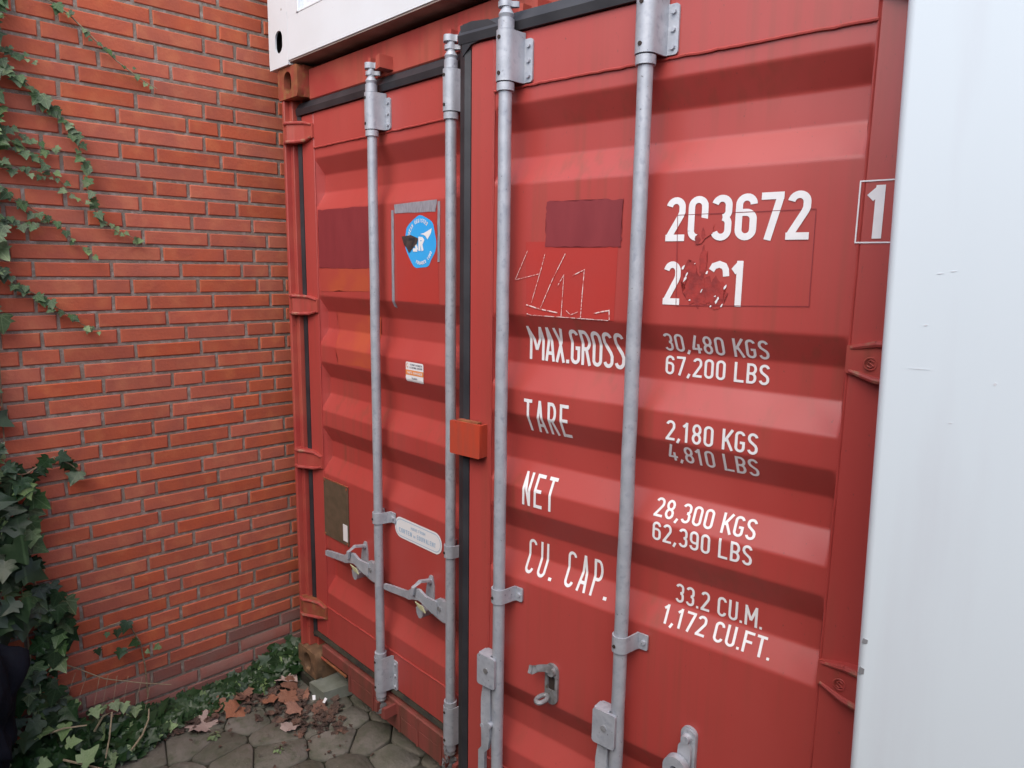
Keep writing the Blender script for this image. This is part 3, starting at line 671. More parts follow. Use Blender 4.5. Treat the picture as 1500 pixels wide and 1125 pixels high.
wp += [([tuple(p) for p in q], .0003 + .0001 * k) for k, pl in enumerate(([(.874, 1.8765), (.874, 1.923)], [(.874, 1.9165), (.888, 1.9165), (.8945, 1.911), (.888, 1.9025), (.874, 1.9025)], [(.884, 1.900), (.8915, 1.8765)], [(.838, 1.8795), (.862, 1.8795)], [(.862, 1.8795), (.852, 1.9)])) for q in strokes_to_quads(pl, .011)]
drape('sticker_emblem', wp, M['sticker'], D, .0019)
drape('torn_flap', [([(.7738, 1.9257), (.7986, 1.9272), (.8265, 1.9295), (.8687, 1.9178), (.8604, 1.8999), (.8432, 1.8901), (.8152, 1.87), (.8015, 1.8884), (.7875, 1.8968)], 0)], M['flap'], D, .0034)
drape('torn_flap', [([tuple(p) for p in q], .0001 * k) for k, q in enumerate(strokes_to_quads([(.815, 1.915), (.845, 1.915), (.832, 1.888)], .008))], M['rubber'], D, .0039)
drape('label_sticker', [(rrect(.789, .891, 1.4245, 1.494, .006), 0)], M['sticker'], D, .0014)['label'] = 'small white and orange paper label'
drape('label_print', [([(.789, 1.448), (.891, 1.448), (.891, 1.466), (.789, 1.466)], 0)], M['stickerorange'], D, .0018)
drape('label_print', text_polys('CONTAINER', .815, .884, 1.4825, .006, .16) + text_polys('LEASING GROUP', .812, .886, 1.4725, .006, .16) + text_polys('TRADER', .823, .856, 1.4345, .006, .16), M['print'], D, .0018)
drape('label_print', [([tuple(p) for p in q], .0001 * k) for k, q in enumerate(strokes_to_quads(arc(.799, 1.482, .005, .007, 60, 330, 8), .0022))], M['stickerorange'], D, .0019)
drape('label_print', text_polys('SAFE COVERED', .798, .884, 1.453, .008, .15), M['sticker'], D, .0021)
MB().box(.1925, .385, -.0055, -.0007, .682, .933, .001).build('data_plate', M['plate'], D)
rv = MB()
for x, z in ((.20, .925), (.377, .925), (.20, .69), (.377, .69)): MB().cyl((x, -.0085, z), (x, -.005, z), .005, n=10).build('rivet', M['rusty'], D)
m1 = MB(); m1.box(.1915, .386, -.0062, -.0008, .9335, .9365); m1.build('plate_edge', M['rusty'], D)
MB().box(.346, .379, -.0072, -.0056, .700, .771).build('paper_strip', M['sticker'], D)
ov = [(x, z) for x, z in rrect(.7107, .9925, .829, .909, .0385, 8)]
drape('oval_plate', [(ov, 0)], M['sticker'], D, .0018)['label'] = 'white oval steel grade sticker'
def loop(x0, x1, z0, z1, r, t): pts = rrect(x0, x1, z0, z1, r, 8); return [([tuple(p) for p in q], 0) for q in strokes_to_quads(pts + pts[:1], t)]
drape('oval_print', loop(.719, .984, .837, .901, .0305, .0028) + text_polys('CORTEN', .738, .818, .851, .017, .16) + text_polys('OR', .826, .840, .851, .009, .16) + text_polys('EQUIVALENT', .848, .958, .851, .017, .16) + text_polys('MADE FROM', .812, .898, .878, .011, .14), M['stickerblue'], D, .0022)

# ------------------------------------------------------------------ lock gear
def sleeve(m1, x, z0, z1, oc=.045, fl=.056, ro=.0245, th=.004, zc0=None, zc1=None):
    """bearing bracket: sheet bent over the rod with a bolted flange on the right"""
    zf = (z1 - z0) * .12 if z1 - z0 > .06 else 0
    m1.prism(rrect(x + .020, x + fl, z0 + .001, z1 - zf - .001, .008 if zf else .004), 'y', -.0085, -.003)
    outer = [(x + .031, -.009), (x + .0275, -.016)] + [(x + ro * math.cos(R(a)), -oc - ro * math.sin(R(a))) for a in range(0, 181, 15)] + [(x - ro, -.004)]
    inner = [(x - ro + th, -.004)] + [(x + (ro - th) * math.cos(R(a)), -oc - (ro - th) * math.sin(R(a))) for a in range(180, -1, -15)] + [(x + .0235, -.010), (x + .031, -.0048)]
    m1.prism(outer + inner, 'z', z0, z1)
def bolt(m1, x, z, o=.008, r=.008, h=.006): m1.cyl((x, -o, z), (x, -o - h, z), r, r * .8, 10)
def rod_set(Mx, x, nsl, right, hang):
    rod = MB(); oc = .045; zt, zb = 2.435, .165
    rr = random.Random(int(x * 100)); pts = [(x + rr.uniform(-.0008, .0008), -oc + rr.uniform(-.0006, .0006), zb + (zt - zb) * i / 24) for i in range(25)]
    rod.tube(pts, .017, 20)
    rod.cyl((x, -oc, 2.262), (x, -oc, 2.281), .0225, n=20); rod.cyl((x, -oc, .336), (x, -oc, .352), .0225, n=20)
    rod.cyl((x, -oc, 2.406), (x, -oc, 2.43), .0205, n=20); rod.cyl((x, -oc, .168), (x, -oc, .192), .0205, n=20)
    r_ = rod.build('lock_rod', M['galv'], box, Mx)
    for z0, z1 in ((2.284, 2.404), (.194, .334)):
        b = MB(); sleeve(b, x, z0, z1); o = b.build('guide_bracket', M['galv'], r_)
        b = MB()
        for zz in (z0 + .016, (z0 + z1) / 2 - .008, z1 - .032):
            b = MB(); bolt(b, x + .044, zz, r=.0065); b.build('bolt', M['galv'], r_)
        for zz in (z0 + .018, z1 - .018):
            b = MB(); b.cyl((x - .002, -oc - .0235, zz), (x - .002, -oc - .0262, zz), .0048, n=10); b.build('plug_hole', M['hole'], r_)
    # mid clamps
    zc = .915 if right else .896
    b = MB(); sleeve(b, x, zc - .021, zc + .021, fl=.054, ro=.022); b.box(x - .040, x - .022, -.008, -.003, zc - .02, zc + .02, .001); bolt(b, x + .043, zc, r=.007); b.build('clamp', M['galv'], r_)
    b = MB(); b.cyl((x - .006, -oc - .021, zc - .004), (x - .006, -oc - .0235, zc - .004), .0045, n=10); b.build('plug_hole', M['hole'], r_)
    # cams at both ends: neck, two horns
    for z0, s_ in ((2.43, 1), (.168, -1)):
        b = MB(); zz = lambda d: z0 + s_ * d
        b.cyl((x, -oc, zz(0)), (x, -oc, zz(.012)), .016, .020, 16); b.cyl((x, -oc, zz(.012)), (x, -oc, zz(.024)), .020, .013, 16)
        b.cyl((x, -oc, zz(.024)), (x, -oc, zz(.07)), .012, .011, 14)
        for zk, hk, k_ in ((.030, .013, .85), (.052, .018, 1.1)):
            pl = [(x - .016 * k_, -oc - .014), (x - .004, -oc - .020 * k_), (x + .011, -oc - .012), (x + .013, -oc + .006), (x + .030 * k_, -oc + .016), (x + .026 * k_, -oc + .026), (x + .004, -oc + .016), (x - .010, -oc + .016), (x - .026 * k_, -oc + .002), (x - .024 * k_, -oc - .008)]
            b.prism(smooth(pl, 1), 'z', zz(zk), zz(zk + hk))
        b.build('cam', M['galvdark'] if s_ < 0 else M['galv'], r_, None, 40)
    # handle
    if not hang:
        b = MB(); b.prism([(x - .084, .636), (x - .030, .628), (x - .012, .640), (x - .012, .712), (x - .060, .706), (x - .082, .690)], 'y', -oc - .006, -oc + .006)
        b.prism([(x - .030, .64), (x - .004, .636), (x - .004, .714), (x - .03, .710)], 'y', -oc - .014, -oc + .012); b.build('handle_hub', M['galv'], r_)
        b = MB(); b.cyl((x - .052, -oc - .006, .672), (x - .052, -oc - .010, .672), .0085, n=12); b.build('bolt', M['galvdark'], r_)
        hx = [(x - .062, .668, .050), (x - .090, .668, .052), (x - .120, .676, .056), (x - .150, .690, .060), (x - .185, .684, .060), (x - .215, .668, .058), (x - .235, .662, .056), (x - .33, .650, .056), (x - .368, .647, .060)]
        hh = [.026, .024, .018, .020, .022, .018, .013, .0125, .010]
        path = []
        for (a, z, o_), h in zip(hx, hh): path.append(((a, -o_, z), (0, 0, h), (0, 1, 0)))
        b = MB(); b.sweep([(-1, -.005), (1, -.005), (1, .005), (-1, .005)], path); b.build('handle', M['galv'], r_, None, 50)
        # catch on the door
        cx = x - .165
        b = MB(); b.prism(smooth([(cx - .006, .742), (cx + .022, .742), (cx + .026, .60), (cx - .030, .592), (cx - .026, .66)], 1), 'y', -.006, -.0005)
        b.cyl((cx + .008, -.006, .722), (cx + .008, -.016, .722), .009, n=12)
        b.sweep([(-.008, -.004), (.008, -.004), (.008, .004), (-.008, .004)], [((cx + .010, -.012, .728), (1, 0, 0), (0, .2, 1)), ((cx + .004, -.052, .734), (1, 0, 0), (0, .6, .8)), ((cx - .006, -.072, .716), (1, 0, 0), (0, 1, .2)), ((cx - .012, -.074, .686), (1, 0, 0), (0, 1, 0))])
        b.prism(smooth([(cx - .028, .635), (cx + .02, .632), (cx + .012, .596), (cx - .012, .59)], 1), 'y', -.05, -.006); b.build('handle_catch', M['galv'], r_, None, 40)
        b = MB(); b.prism([(cx - .006, .660), (cx + .040, .656), (cx + .054, .638), (cx + .024, .642)], 'y', -.068, -.064); b.build('seal', M['yellow'], r_)
    else:
        b = MB(); hz = .68; xo = x - .006
        b.prism(rrect(xo - .052, xo + .014, hz - .046, hz + .048, .008), 'y', -oc - .026, -oc - .018)
        b.prism(rrect(xo - .052, xo + .010, hz - .040, hz + .048, .008), 'y', -oc + .010, -oc + .016)
        b.box(xo - .052, xo - .010, -oc - .0185, -oc + .0105, hz + .040, hz + .048, .001); b.build('handle_hub', M['galv'], r_)
        b = MB(); b.cyl((xo - .018, -oc - .026, hz + .004), (xo - .018, -oc - .029, hz + .004), .008, n=12); b.build('bolt', M['galvdark'], r_)
        pp = [(xo - .026, hz + .01, .050, .015), (xo - .028, hz - .06, .050, .015), (xo - .030, hz - .10, .052, .017), (xo - .024, hz - .15, .058, .018), (xo - .022, hz - .20, .060, .016), (xo - .028, hz - .25, .056, .013), (xo - .044, hz - .27, .052, .012), (xo - .046, hz - .36, .050, .012), (xo - .044, hz - .45, .052, .011)]
        path = [((a, -o_, z), (h, 0, 0), (0, 1, 0)) for a, z, o_, h in pp]
        b = MB(); b.sweep([(-1, -.006), (1, -.006), (1, .006), (-1, .006)], path); b.cyl((xo - .006, -.072, hz - .165), (xo - .006, -.05, hz - .165), .009, n=12); b.cyl((xo - .036, -.066, hz - .18), (xo - .036, -.05, hz - .18), .007, n=12)
        b.build('handle', M['galv'], r_, None, 50)
    return r_
rod_set(ML, .666, 0, False, False); rod_set(ML, 1.092, 0, False, False)
r3 = rod_set(MR, -.840, 0, True, True); r4 = rod_set(MR, -.445, 0, True, True)
# cam keepers on header and sill
def keeper(x, z, s_=1, m=M['red_frame'], par=hd_, y=.048):
    b = MB()
    b.prism([(x - .036, z - .018), (x - .018, z - .018), (x - .014, z + .022), (x - .030, z + .026)], 'y', y - .050, y + .002)
    b.prism([(x + .018, z - .022), (x + .044, z - .018), (x + .042, z + .024), (x + .022, z + .020)], 'y', y - .054, y + .002)
    b.box(x - .018, x + .020, y - .014, y + .002, z - .012, z + .012, .002); b.build('cam_keeper', m, par, None, 30)
for x in (.690, 1.116, 1.415, 1.815): keeper(x, 2.492)
for x in (.690, 1.116, 1.415, 1.815): keeper(x, .128, 1, M['rail'], sill, .030)
# a short safety chain by the lower end of the second rod
ch = MB(); zc = .205; x = 1.115
for i in range(9):
    a = i * math.pi / 2; c_ = Vector((x + .012 * min(i, 3) / 3 - .02 * (i > 3), -.088, zc - i * .0135))
    u = Vector((math.cos(a), math.sin(a), 0)); ch.tube([c_ + u * (.005 * math.cos(t)) + Vector((0, 0, .0095 * math.sin(t))) for t in [2 * math.pi * k / 10 for k in range(11)]], .002, 6)
ch.build('chain', M['galvdark'], box, ML)
# handle catches on the right door
b = MB(); hole = oval(-.679, .690, .0125, .022, 28, True)
b.plate_hole(oval(-.679, .688, .0215, .060, 28), hole, -.008, -.0005)
b.cyl((-.676, -.008, .728), (-.676, -.018, .728), .0145, .012, 14)
b.sweep([(-.011, -.004), (.011, -.004), (.011, .004), (-.011, .004)], [((-.672, -.014, .736), (0, 0, 1), (.3, 1, 0)), ((-.684, -.028, .744), (0, 0, 1), (.8, .6, 0)), ((-.700, -.038, .742), (0, 0, 1), (.6, .8, 0)), ((-.714, -.040, .732), (0, .3, 1), (.3, .9, 0)), ((-.722, -.050, .736), (0, .3, 1), (.9, .3, 0))])
b.tube([(-.690 + .012 * math.cos(t) , -.034 - .022 * math.sin(t), .652) for t in [2 * math.pi * k / 14 for k in range(15)]], .0065, 8)
b.build('handle_catch', M['galvdark'], doorR, None, 40)
MB().box(-.6905, -.6675, -.0013, -.0004, .668, .713).build('catch_recess', M['hole'], doorR)
b = MB(); b.prism(oval(-.270, .650, .0205, .094, 28), 'y', -.008, -.0005); b.prism(oval(-.2665, .650, .0165, .090, 28), 'y', -.013, -.0081)
b.cyl((-.272, -.013, .718), (-.272, -.026, .718), .0125, .010, 14); b.prism(smooth([(-.288, .712), (-.258, .710), (-.255, .66), (-.262, .63), (-.292, .63), (-.291, .66)], 1), 'y', -.024, -.015)
b.plate_hole(oval(-.286, .644, .030, .033, 20), oval(-.286, .644, .0095, .0095, 20), -.046, -.026)
b.build('handle_catch', M['galv'], doorR, None, 40)
b = MB(); b.cyl((-.286, -.030, .644), (-.286, -.027, .644), .0094, n=16); b.build('catch_recess', M['hole'], doorR)
# overlap plate holding the left leaf
b = MB(); b.prism(rrect(-1.042, -.926, 1.290, 1.388, .004, 2), 'y', -.036, -.027); b.box(-.936, -.926, -.027, -.003, 1.292, 1.386); b.box(-.990, -.937, -.027, -.003, 1.335, 1.345); b.build('overlap_plate', M['lockplate'], doorR)
MB().box(-1.02, -.94, -.030, -.012, 1.388, 1.392).build('plate_lip', M['rusty'], doorR)

# ------------------------------------------------------------------ white container stacked on top
UX, UY, UZ = -.045, -.010, 2.594
up = empty('white_container', (0, 0, 0)); tag(up, 'white steel container stacked on top of the red container', 'container')
casting('corner_casting', UX, UZ, M['whiteup'], up, 0, UY, .16, .19, .17, (.53, .50), .006); casting('corner_casting', UX + 2.438 - .16, UZ, M['whiteup'], up, 0, UY, .16, .19, .17, (.47, .5), .006)
m1 = MB(); m1.box(UX + .16, UX + 2.278, UY + .0004, UY + .10, UZ + .014, UZ + .168, .0006); m1.box(UX + .0, UX + .16, UY + .0003, UY + .15, UZ + .19, UZ + 2.6, .0006); m1.box(UX + 2.278, UX + 2.438, UY + .001, UY + .15, UZ + .19, UZ + 2.6, .003)
m1.box(UX + .16, UX + .235, UY + .0005, UY + .1, UZ + .168, UZ + 2.45); m1.box(UX + .16, UX + 2.278, UY + .002, UY + .12, UZ + 2.45, UZ + 2.6); m1.build('end_frame', M['whiteup'], up)
m1 = MB(); m1.box(UX + .249, UX + 2.278, UY + .022, UY + .06, UZ + .172, UZ + 2.449); m1.build('end_panel', M['whiteup'], up)
m1 = MB(); m1.box(UX + .2352, UX + .252, UY - .004, UY + .03, UZ + .169, UZ + 2.44, .002); m1.box(UX + .2525, UX + 2.27, UY - .001, UY + .03, UZ + .1682, UZ + .174, .001); m1.build('panel_trim', M['whiteup'], up)
m1 = MB(); m1.box(UX + .16, UX + 2.278, UY + .004, UY + .098, UZ + .008, UZ + .0138); m1.build('rail_underside', M['under'], up)
m1 = MB(); m1.box(UX + .05, UX + 2.39, UY + .101, UY + 6.0, UZ + .04, UZ + .10); m1.build('floor', M['inside'], up)
m1 = MB()
for a, b_ in ((0, .03), (2.408, 2.438)): m1.box(UX + a, UX + b_, UY + .171, UY + 6.05, UZ + .02, UZ + 2.58)
m1.box(UX + .03, UX + 2.408, UY + .151, UY + 6.05, UZ + 2.54, UZ + 2.58); m1.box(UX + .03, UX + 2.408, UY + 6.0, UY + 6.05, UZ + .02, UZ + 2.54); m1.build('shell', M['whiteup'], up)

# ------------------------------------------------------------------ white container standing beside, smooth front
wr = empty('white_container', (2.4825, -.25, GZ)); tag(wr, 'smooth white container front standing beside the red container', 'container')
wr.rotation_euler = (0, R(-1.28), 0)
r_ = .016; pl = []
pl += [(r_ - r_ * math.cos(R(a)), r_ - r_ * math.sin(R(a))) for a in range(0, 91, 10)]
pl += [(2.438 - r_ + r_ * math.sin(R(a)), r_ - r_ * math.cos(R(a))) for a in range(0, 91, 10)]
pl += [(2.438, 6.0), (0, 6.0)]
MB().prism(pl, 'z', .02, 2.66).build('body', M['white'], wr, None, 40)
m1 = MB(); m1.box(.02, 2.418, .03, 5.97, 2.66, 2.70, .01); m1.build('roof', M['white'], wr)
m1 = MB(); m1.box(.03, 2.40, .03, 5.9, -.02, .02); m1.build('base', M['under'], wr)
sc = MB(); rr = random.Random(21)
for x, z, a, b_ in ((.012, 1.285, .0045, .0042), (.010, 1.232, .0045, .006)):
    sc.prism([(x - a, z - b_), (x + a * .9, z - b_ * .7), (x + a, z + b_ * .9), (x - a * .7, z + b_)], 'y', r_ - math.sqrt(max(0, r_ ** 2 - (r_ - x) ** 2)) - .0012, r_ - .001)
sc.build('paint_chip', M['galvdark'], wr)
sk = MB()
for x, z, l_, t in ((.058, 1.735, .030, .0010), (.075, 1.875, .010, .0016), (.092, 1.878, .008, .0016), (.155, 1.722, .005, .005), (.105, 1.66, .007, .002), (.062, 1.80, .006, .003)):
    sk.prism([(x - l_ / 2, z), (x, z - t / 2), (x + l_ / 2, z + t * .3), (x, z + t / 2)], 'y', -.0006, .0005)
sk.build('scuff', mat('scuff_grey', (.60, .63, .67), .6), wr)

# ------------------------------------------------------------------ things lying about
b = MB(); b.prism([(.148, -.028), (.262, -.022), (.285, .105), (.15, .11)], 'z', GZ - .004, -.001); o = b.build('concrete_slab', M['slab'])
tag(o, 'small grey green concrete slab under the rusty container corner', 'slab')
MB().box(.012, .14, .02, .16, GZ - .004, -.0015, .004)
b = MB(); b.box(.02, .147, -.01, .15, GZ - .004, -.002, .005); o = b.build('packing_block', M['soil']); tag(o, 'dark packing block carrying the rusty corner casting', 'block')
b = MB(); b.box(-.040, -.012, .06, .085, 1.03, 1.52, .002); o = b.build('wooden_batten', M['wood']); tag(o, 'narrow weathered batten in the gap between brick wall and red container', 'batten')

# ------------------------------------------------------------------ ivy
def leafmesh(seed, m, kind='ivy'):
    rr = random.Random(seed)
    if kind == 'ivy': half = [(.0, -.02), (.16, -.14), (.40, -.10), (.50, .06), (.36, .17), (.60, .34), (.36, .42), (.24, .60), (.10, .84), (0, 1.0)]
    else: half = [(0, -.02), (.14, -.08), (.36, -.10), (.38, .06), (.60, .14), (.54, .28), (.66, .46), (.50, .50), (.42, .64), (.28, .64), (.15, .82), (0, .95)]
    pts = [(x * rr.uniform(.88, 1.1), y + rr.uniform(-.03, .03)) for x, y in half]
    ptsl = [(-x * rr.uniform(.9, 1.1), y + rr.uniform(-.03, .03)) for x, y in half[1:-1]][::-1]
    lp = pts + ptsl; cup = rr.uniform(-.25, .15); fold = rr.uniform(.05, .35)
    wv = .03 if kind == 'ivy' else .09; cup *= 1 if kind == 'ivy' else 2.2
    vs = [(x, y, fold * abs(x) * .6 + cup * (y - .3) ** 2 + rr.uniform(-wv, wv)) for x, y in lp] + [(0, .30, 0.)]
    n = len(lp); me = bpy.data.meshes.new('leaf'); me.from_pydata(vs, [], [(i, (i + 1) % n, n) for i in range(n)]); me.materials.append(m)
    for p in me.polygons: p.use_smooth = True
    me.update(); return me
LM = {k: [leafmesh(i + s_, M[k]) for i in range(5)] for k, s_ in (('ivy', 0), ('ivyshade', 20), ('ivyyoung', 40))}
def orient(pos, nrm, tip, s_):
    n_ = Vector(nrm).normalized(); t = Vector(tip); t = (t - n_ * t.dot(n_)).normalized(); x = t.cross(n_)
    mx = Matrix((x * s_, t * s_, n_ * s_)).transposed().to_4x4(); mx.translation = Vector(pos); return mx
ri = random.Random(77)
def rleaf(parent, pos, nrm, tip, s_, kind, spread=.5, sink=None):
    n_ = Vector(nrm) + Vector((ri.uniform(-1, 1), ri.uniform(-1, 1), ri.uniform(-1, 1))) * spread
    t = Vector(tip) + Vector((ri.uniform(-1, 1), ri.uniform(-1, 1), ri.uniform(-1, 1))) * .7
    mx = orient(pos, n_, t, s_); me = ri.choice(LM[kind])
    if sink is not None:
        sink.add([mx @ v.co for v in me.vertices], [tuple(p.vertices) for p in me.polygons]); return
    return put('leaf', me, parent, mx)
XW = WX + .012
climb = empty('climbing_ivy', (XW, -.9, 1.5)); tag(climb, 'green ivy trailing in thin strands over the upper brick wall', 'ivy')
climb_inv = Matrix.Translation((-XW, .9, -1.5))
def L2(p): return Vector(p) - Vector((XW, -.9, 1.5))
VINES = [([(-.766, 2.724), (-.751, 2.701), (-.693, 2.672), (-.614, 2.60), (-.551, 2.548), (-.474, 2.499), (-.444, 2.485), (-.416, 2.473)], .028, 18, .0035, 'stempale'),
    ([(-.922, 2.491), (-.905, 2.473), (-.851, 2.43), (-.796, 2.384), (-.759, 2.346), (-.722, 2.282), (-.694, 2.228), (-.678, 2.159), (-.677, 2.088), (-.656, 2.005), (-.604, 1.946), (-.512, 1.907)], .042, 40, .003, 'bark'),
    ([(-.941, 2.256), (-.923, 2.255), (-.866, 2.251), (-.81, 2.214), (-.738, 2.206)], .032, 15, .002, 'bark'),
    ([(-.945, 2.219), (-.869, 2.213), (-.813, 2.168), (-.767, 2.11), (-.728, 2.06), (-.694, 2.031)], .034, 18, .002, 'bark'),
    ([(-.95, 2.153), (-.913, 2.146), (-.856, 2.129), (-.817, 2.122), (-.787, 2.108)], .028, 12, .002, 'bark'),
    ([(-.956, 2.086), (-.903, 2.035), (-.856, 2.004), (-.808, 1.976), (-.75, 1.915), (-.714, 1.88), (-.674, 1.85)], .032, 20, .0025, 'bark'),
    ([(-.967, 1.951), (-.909, 1.961), (-.86, 1.953), (-.809, 1.96)], .034, 12, .002, 'bark'),
    ([(-.979, 1.815), (-.963, 1.781), (-.908, 1.735), (-.85, 1.698), (-.791, 1.648), (-.73, 1.596), (-.676, 1.568)], .038, 22, .0025, 'bark'),
    ([(-.902, 2.506), (-.873, 2.518), (-.836, 2.505), (-.792, 2.487)], .024, 9, .002, 'bark'),
    ([(-.90, 2.95), (-.905, 2.7), (-.93, 2.4), (-.95, 2.1), (-.965, 1.8), (-.99, 1.5), (-1.0, 1.2)], .05, 0, .006, 'bark')]
def along(pts, n):
    seg = [math.dist(a, b) for a, b in zip(pts, pts[1:])]; tot = sum(seg); out = []
    for k in range(n):
        d = tot * (k + ri.uniform(.1, .9)) / n; i = 0
        while i < len(seg) - 1 and d > seg[i]: d -= seg[i]; i += 1
        t = d / seg[i]; out.append((pts[i][0] + (pts[i + 1][0] - pts[i][0]) * t, pts[i][1] + (pts[i + 1][1] - pts[i][1]) * t, k / max(1, n - 1)))
    return out
for pts, s_, n_, rad, bm_ in VINES:
    p3 = [L2((XW + ri.uniform(0, .008), y, z)) for y, z in pts]; MB().tube(p3, rad, 6, rad * .45).build('stem', M[bm_], climb)
    for y, z, t in along(pts, n_):
        sz = s_ * (1.1 - .5 * t) * ri.uniform(.6, 1.25)
        rleaf(climb, L2((XW + ri.uniform(.008, .022), y + ri.uniform(-.012, .012), z + ri.uniform(-.012, .012))), (1, -.1, .35), (.1, ri.uniform(-.7, .7), -1), sz, 'ivyyoung' if t > .82 or ri.random() < .12 else 'ivy', .35)
for k in range(95):                                                # the dense edge of the mass
    z = ri.uniform(1.62, 2.9); edge = -.900 - .075 * (2.75 - z) + .02 * math.sin(z * 17)
    y = edge - abs(ri.gauss(0, .05)); rleaf(climb, L2((XW + ri.uniform(.01, .05), y, z)), (1, -.1, .35), (.1, ri.uniform(-.5, .5), -1), ri.uniform(.035, .07), 'ivy' if ri.random() < .85 else 'ivyyoung', .4)
sk = MB()
for k in range(420):
    z = ri.uniform(1.3, 3.6); y = -1.02 - ri.random() * 1.3
    mx = None; rleaf(None, L2((XW + ri.uniform(.01, .07), y, z)), (1, 0, .35), (.1, ri.uniform(-.5, .5), -1), ri.uniform(.055, .09), 'ivy', .4, sk)
o = sk.build('foliage', M['ivy'], climb); o['kind'] = 'stuff'
# lower bush of ivy at the foot of the wall, shade put into its leaf colour
bush = empty('ivy_bush', (XW, -1.0, GZ)); tag(bush, 'ivy bush with large leaves coloured as in shade and bare stems at the foot of the brick wall', 'ivy')
B0 = Vector((XW, -1.0, GZ))
for pts in ([(-1.003, 1.065), (-.941, 1.078), (-.893, 1.10), (-.858, 1.119), (-.812, 1.085), (-.777, 1.047)], [(-.96, .301), (-.947, .42), (-.945, .555), (-.953, .666), (-.966, .762), (-.926, .743), (-.921, .696)], [(-.98, 0), (-.99, .4), (-1.0, .8), (-1.01, 1.2)]):
    MB().tube([Vector((XW + .01 + ri.uniform(0, .02), y, z)) - B0 for y, z in pts], .004, 6, .002).build('stem', M['stempale' if pts[0][1] < .4 else 'bark'], bush)
for y, z, t in along([(-.97, 1.06), (-.893, 1.10), (-.858, 1.119), (-.812, 1.085), (-.777, 1.047)], 9): rleaf(bush, Vector((XW + .02, y, z + ri.uniform(-.02, .02))) - B0, (1, -.2, .3), (0, ri.uniform(-1, 1), -1), ri.uniform(.035, .06), 'ivyshade', .4)
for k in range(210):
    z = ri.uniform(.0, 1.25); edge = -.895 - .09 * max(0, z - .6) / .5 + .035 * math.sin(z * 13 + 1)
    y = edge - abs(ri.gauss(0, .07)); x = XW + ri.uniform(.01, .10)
    rleaf(bush, Vector((x, y, z)) - B0, (1, -.2, .45), (.2, ri.uniform(-.8, .8), -1), ri.uniform(.035, .08), ri.choice(('ivyshade', 'ivyshade', 'ivyshade', 'ivyshade', 'ivyshade', 'ivyyoung', 'ivy')), .5)
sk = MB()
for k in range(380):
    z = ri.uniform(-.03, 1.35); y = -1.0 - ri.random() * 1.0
    rleaf(None, Vector((XW + ri.uniform(.0, .16), y, z)) - B0, (1, -.2, .45), (.2, ri.uniform(-.8, .8), -1), ri.uniform(.06, .10), 'ivyshade', .5, sk)
o = sk.build('foliage', M['ivyshade'], bush); o['kind'] = 'stuff'
# low ivy along the wall foot up to the container corner
low = empty('low_ivy', (WX + .08, -.5, GZ)); tag(low, 'low strip of ivy creeping along the wall foot to the container corner', 'ivy'); Q0 = Vector((WX + .08, -.5, GZ))
def lowedge(y):                                                     # how far the strip reaches out from the wall
    return -.03 + .10 * max(0, min(1, (-.25 - y) / .55)) + .03 * math.sin(y * 15) + (.06 if y > -.2 else 0)
sk = MB(); cnt = 0
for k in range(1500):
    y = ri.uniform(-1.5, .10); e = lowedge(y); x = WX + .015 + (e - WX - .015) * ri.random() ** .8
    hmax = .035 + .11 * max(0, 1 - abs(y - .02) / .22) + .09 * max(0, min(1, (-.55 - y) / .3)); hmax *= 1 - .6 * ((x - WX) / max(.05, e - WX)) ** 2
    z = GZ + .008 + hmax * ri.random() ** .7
    kind = ri.choice(('ivyshade', 'ivyshade', 'ivyshade', 'ivy', 'ivyshade', 'ivyyoung')) if z > GZ + hmax * .55 else 'ivyshade'
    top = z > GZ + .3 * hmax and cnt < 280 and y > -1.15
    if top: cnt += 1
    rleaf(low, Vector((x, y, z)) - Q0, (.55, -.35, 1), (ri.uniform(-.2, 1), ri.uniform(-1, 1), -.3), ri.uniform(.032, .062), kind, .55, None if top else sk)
o = sk.build('foliage', M['ivyshade'], low); o['kind'] = 'stuff'
def stem(pts, rad, m, par, O): MB().tube([Vector(p) - O for p in pts], rad, 6, rad * .6).build('stem', M[m], par)
stem([(XW + .02, -.924, .342), (XW + .03, -.849, .283), (XW + .03, -.761, .203), (XW + .04, -.627, .132), (XW + .05, -.523, .085)], .0028, 'stempale', low, Q0)
stem([(XW + .02, -.606, .05), (XW + .01, -.606, .184), (XW + .008, -.617, .295), (XW + .008, -.645, .365), (XW + .006, -.665, .407)], .004, 'bark', low, Q0)
stem([(XW + .006, -.665, .407), (XW + .004, -.722, .404), (XW + .006, -.782, .398)], .0018, 'stempale', low, Q0)
for y, z, s_, k_ in ((-.662, .405, .05, 'ivyshade'), (-.70, .385, .035, 'ivyshade'), (-.735, .385, .022, 'ivy'), (-.63, .31, .04, 'ivyshade'), (-.69, .30, .045, 'ivyshade'), (-.775, .33, .03, 'ivyshade'), (-.55, .26, .03, 'ivyyoung'), (-.60, .255, .02, 'ivyyoung')):
    rleaf(low, Vector((XW + .02, y, z)) - Q0, (1, -.1, .3), (0, ri.uniform(-1, 1), -1), s_, k_, .3)
for k in range(8):
    y = -.86 + k * .038 + ri.uniform(-.012, .012); z0 = .27 - (y + .86) * .5; dy = ri.uniform(.03, .075); dz = ri.uniform(.06, .12)
    stem([(XW + .03, y, z0), (XW + .05, y - dy * .4, z0 - dz * .35), (XW + .075, y - dy, z0 - dz)], .001, 'stempale', low, Q0)
    rleaf(low, Vector((XW + .08, y - dy, z0 - dz - .005)) - Q0, (.5, -.4, 1), (.8, -.3, -.2), ri.uniform(.035, .05), 'ivyyoung', .25)
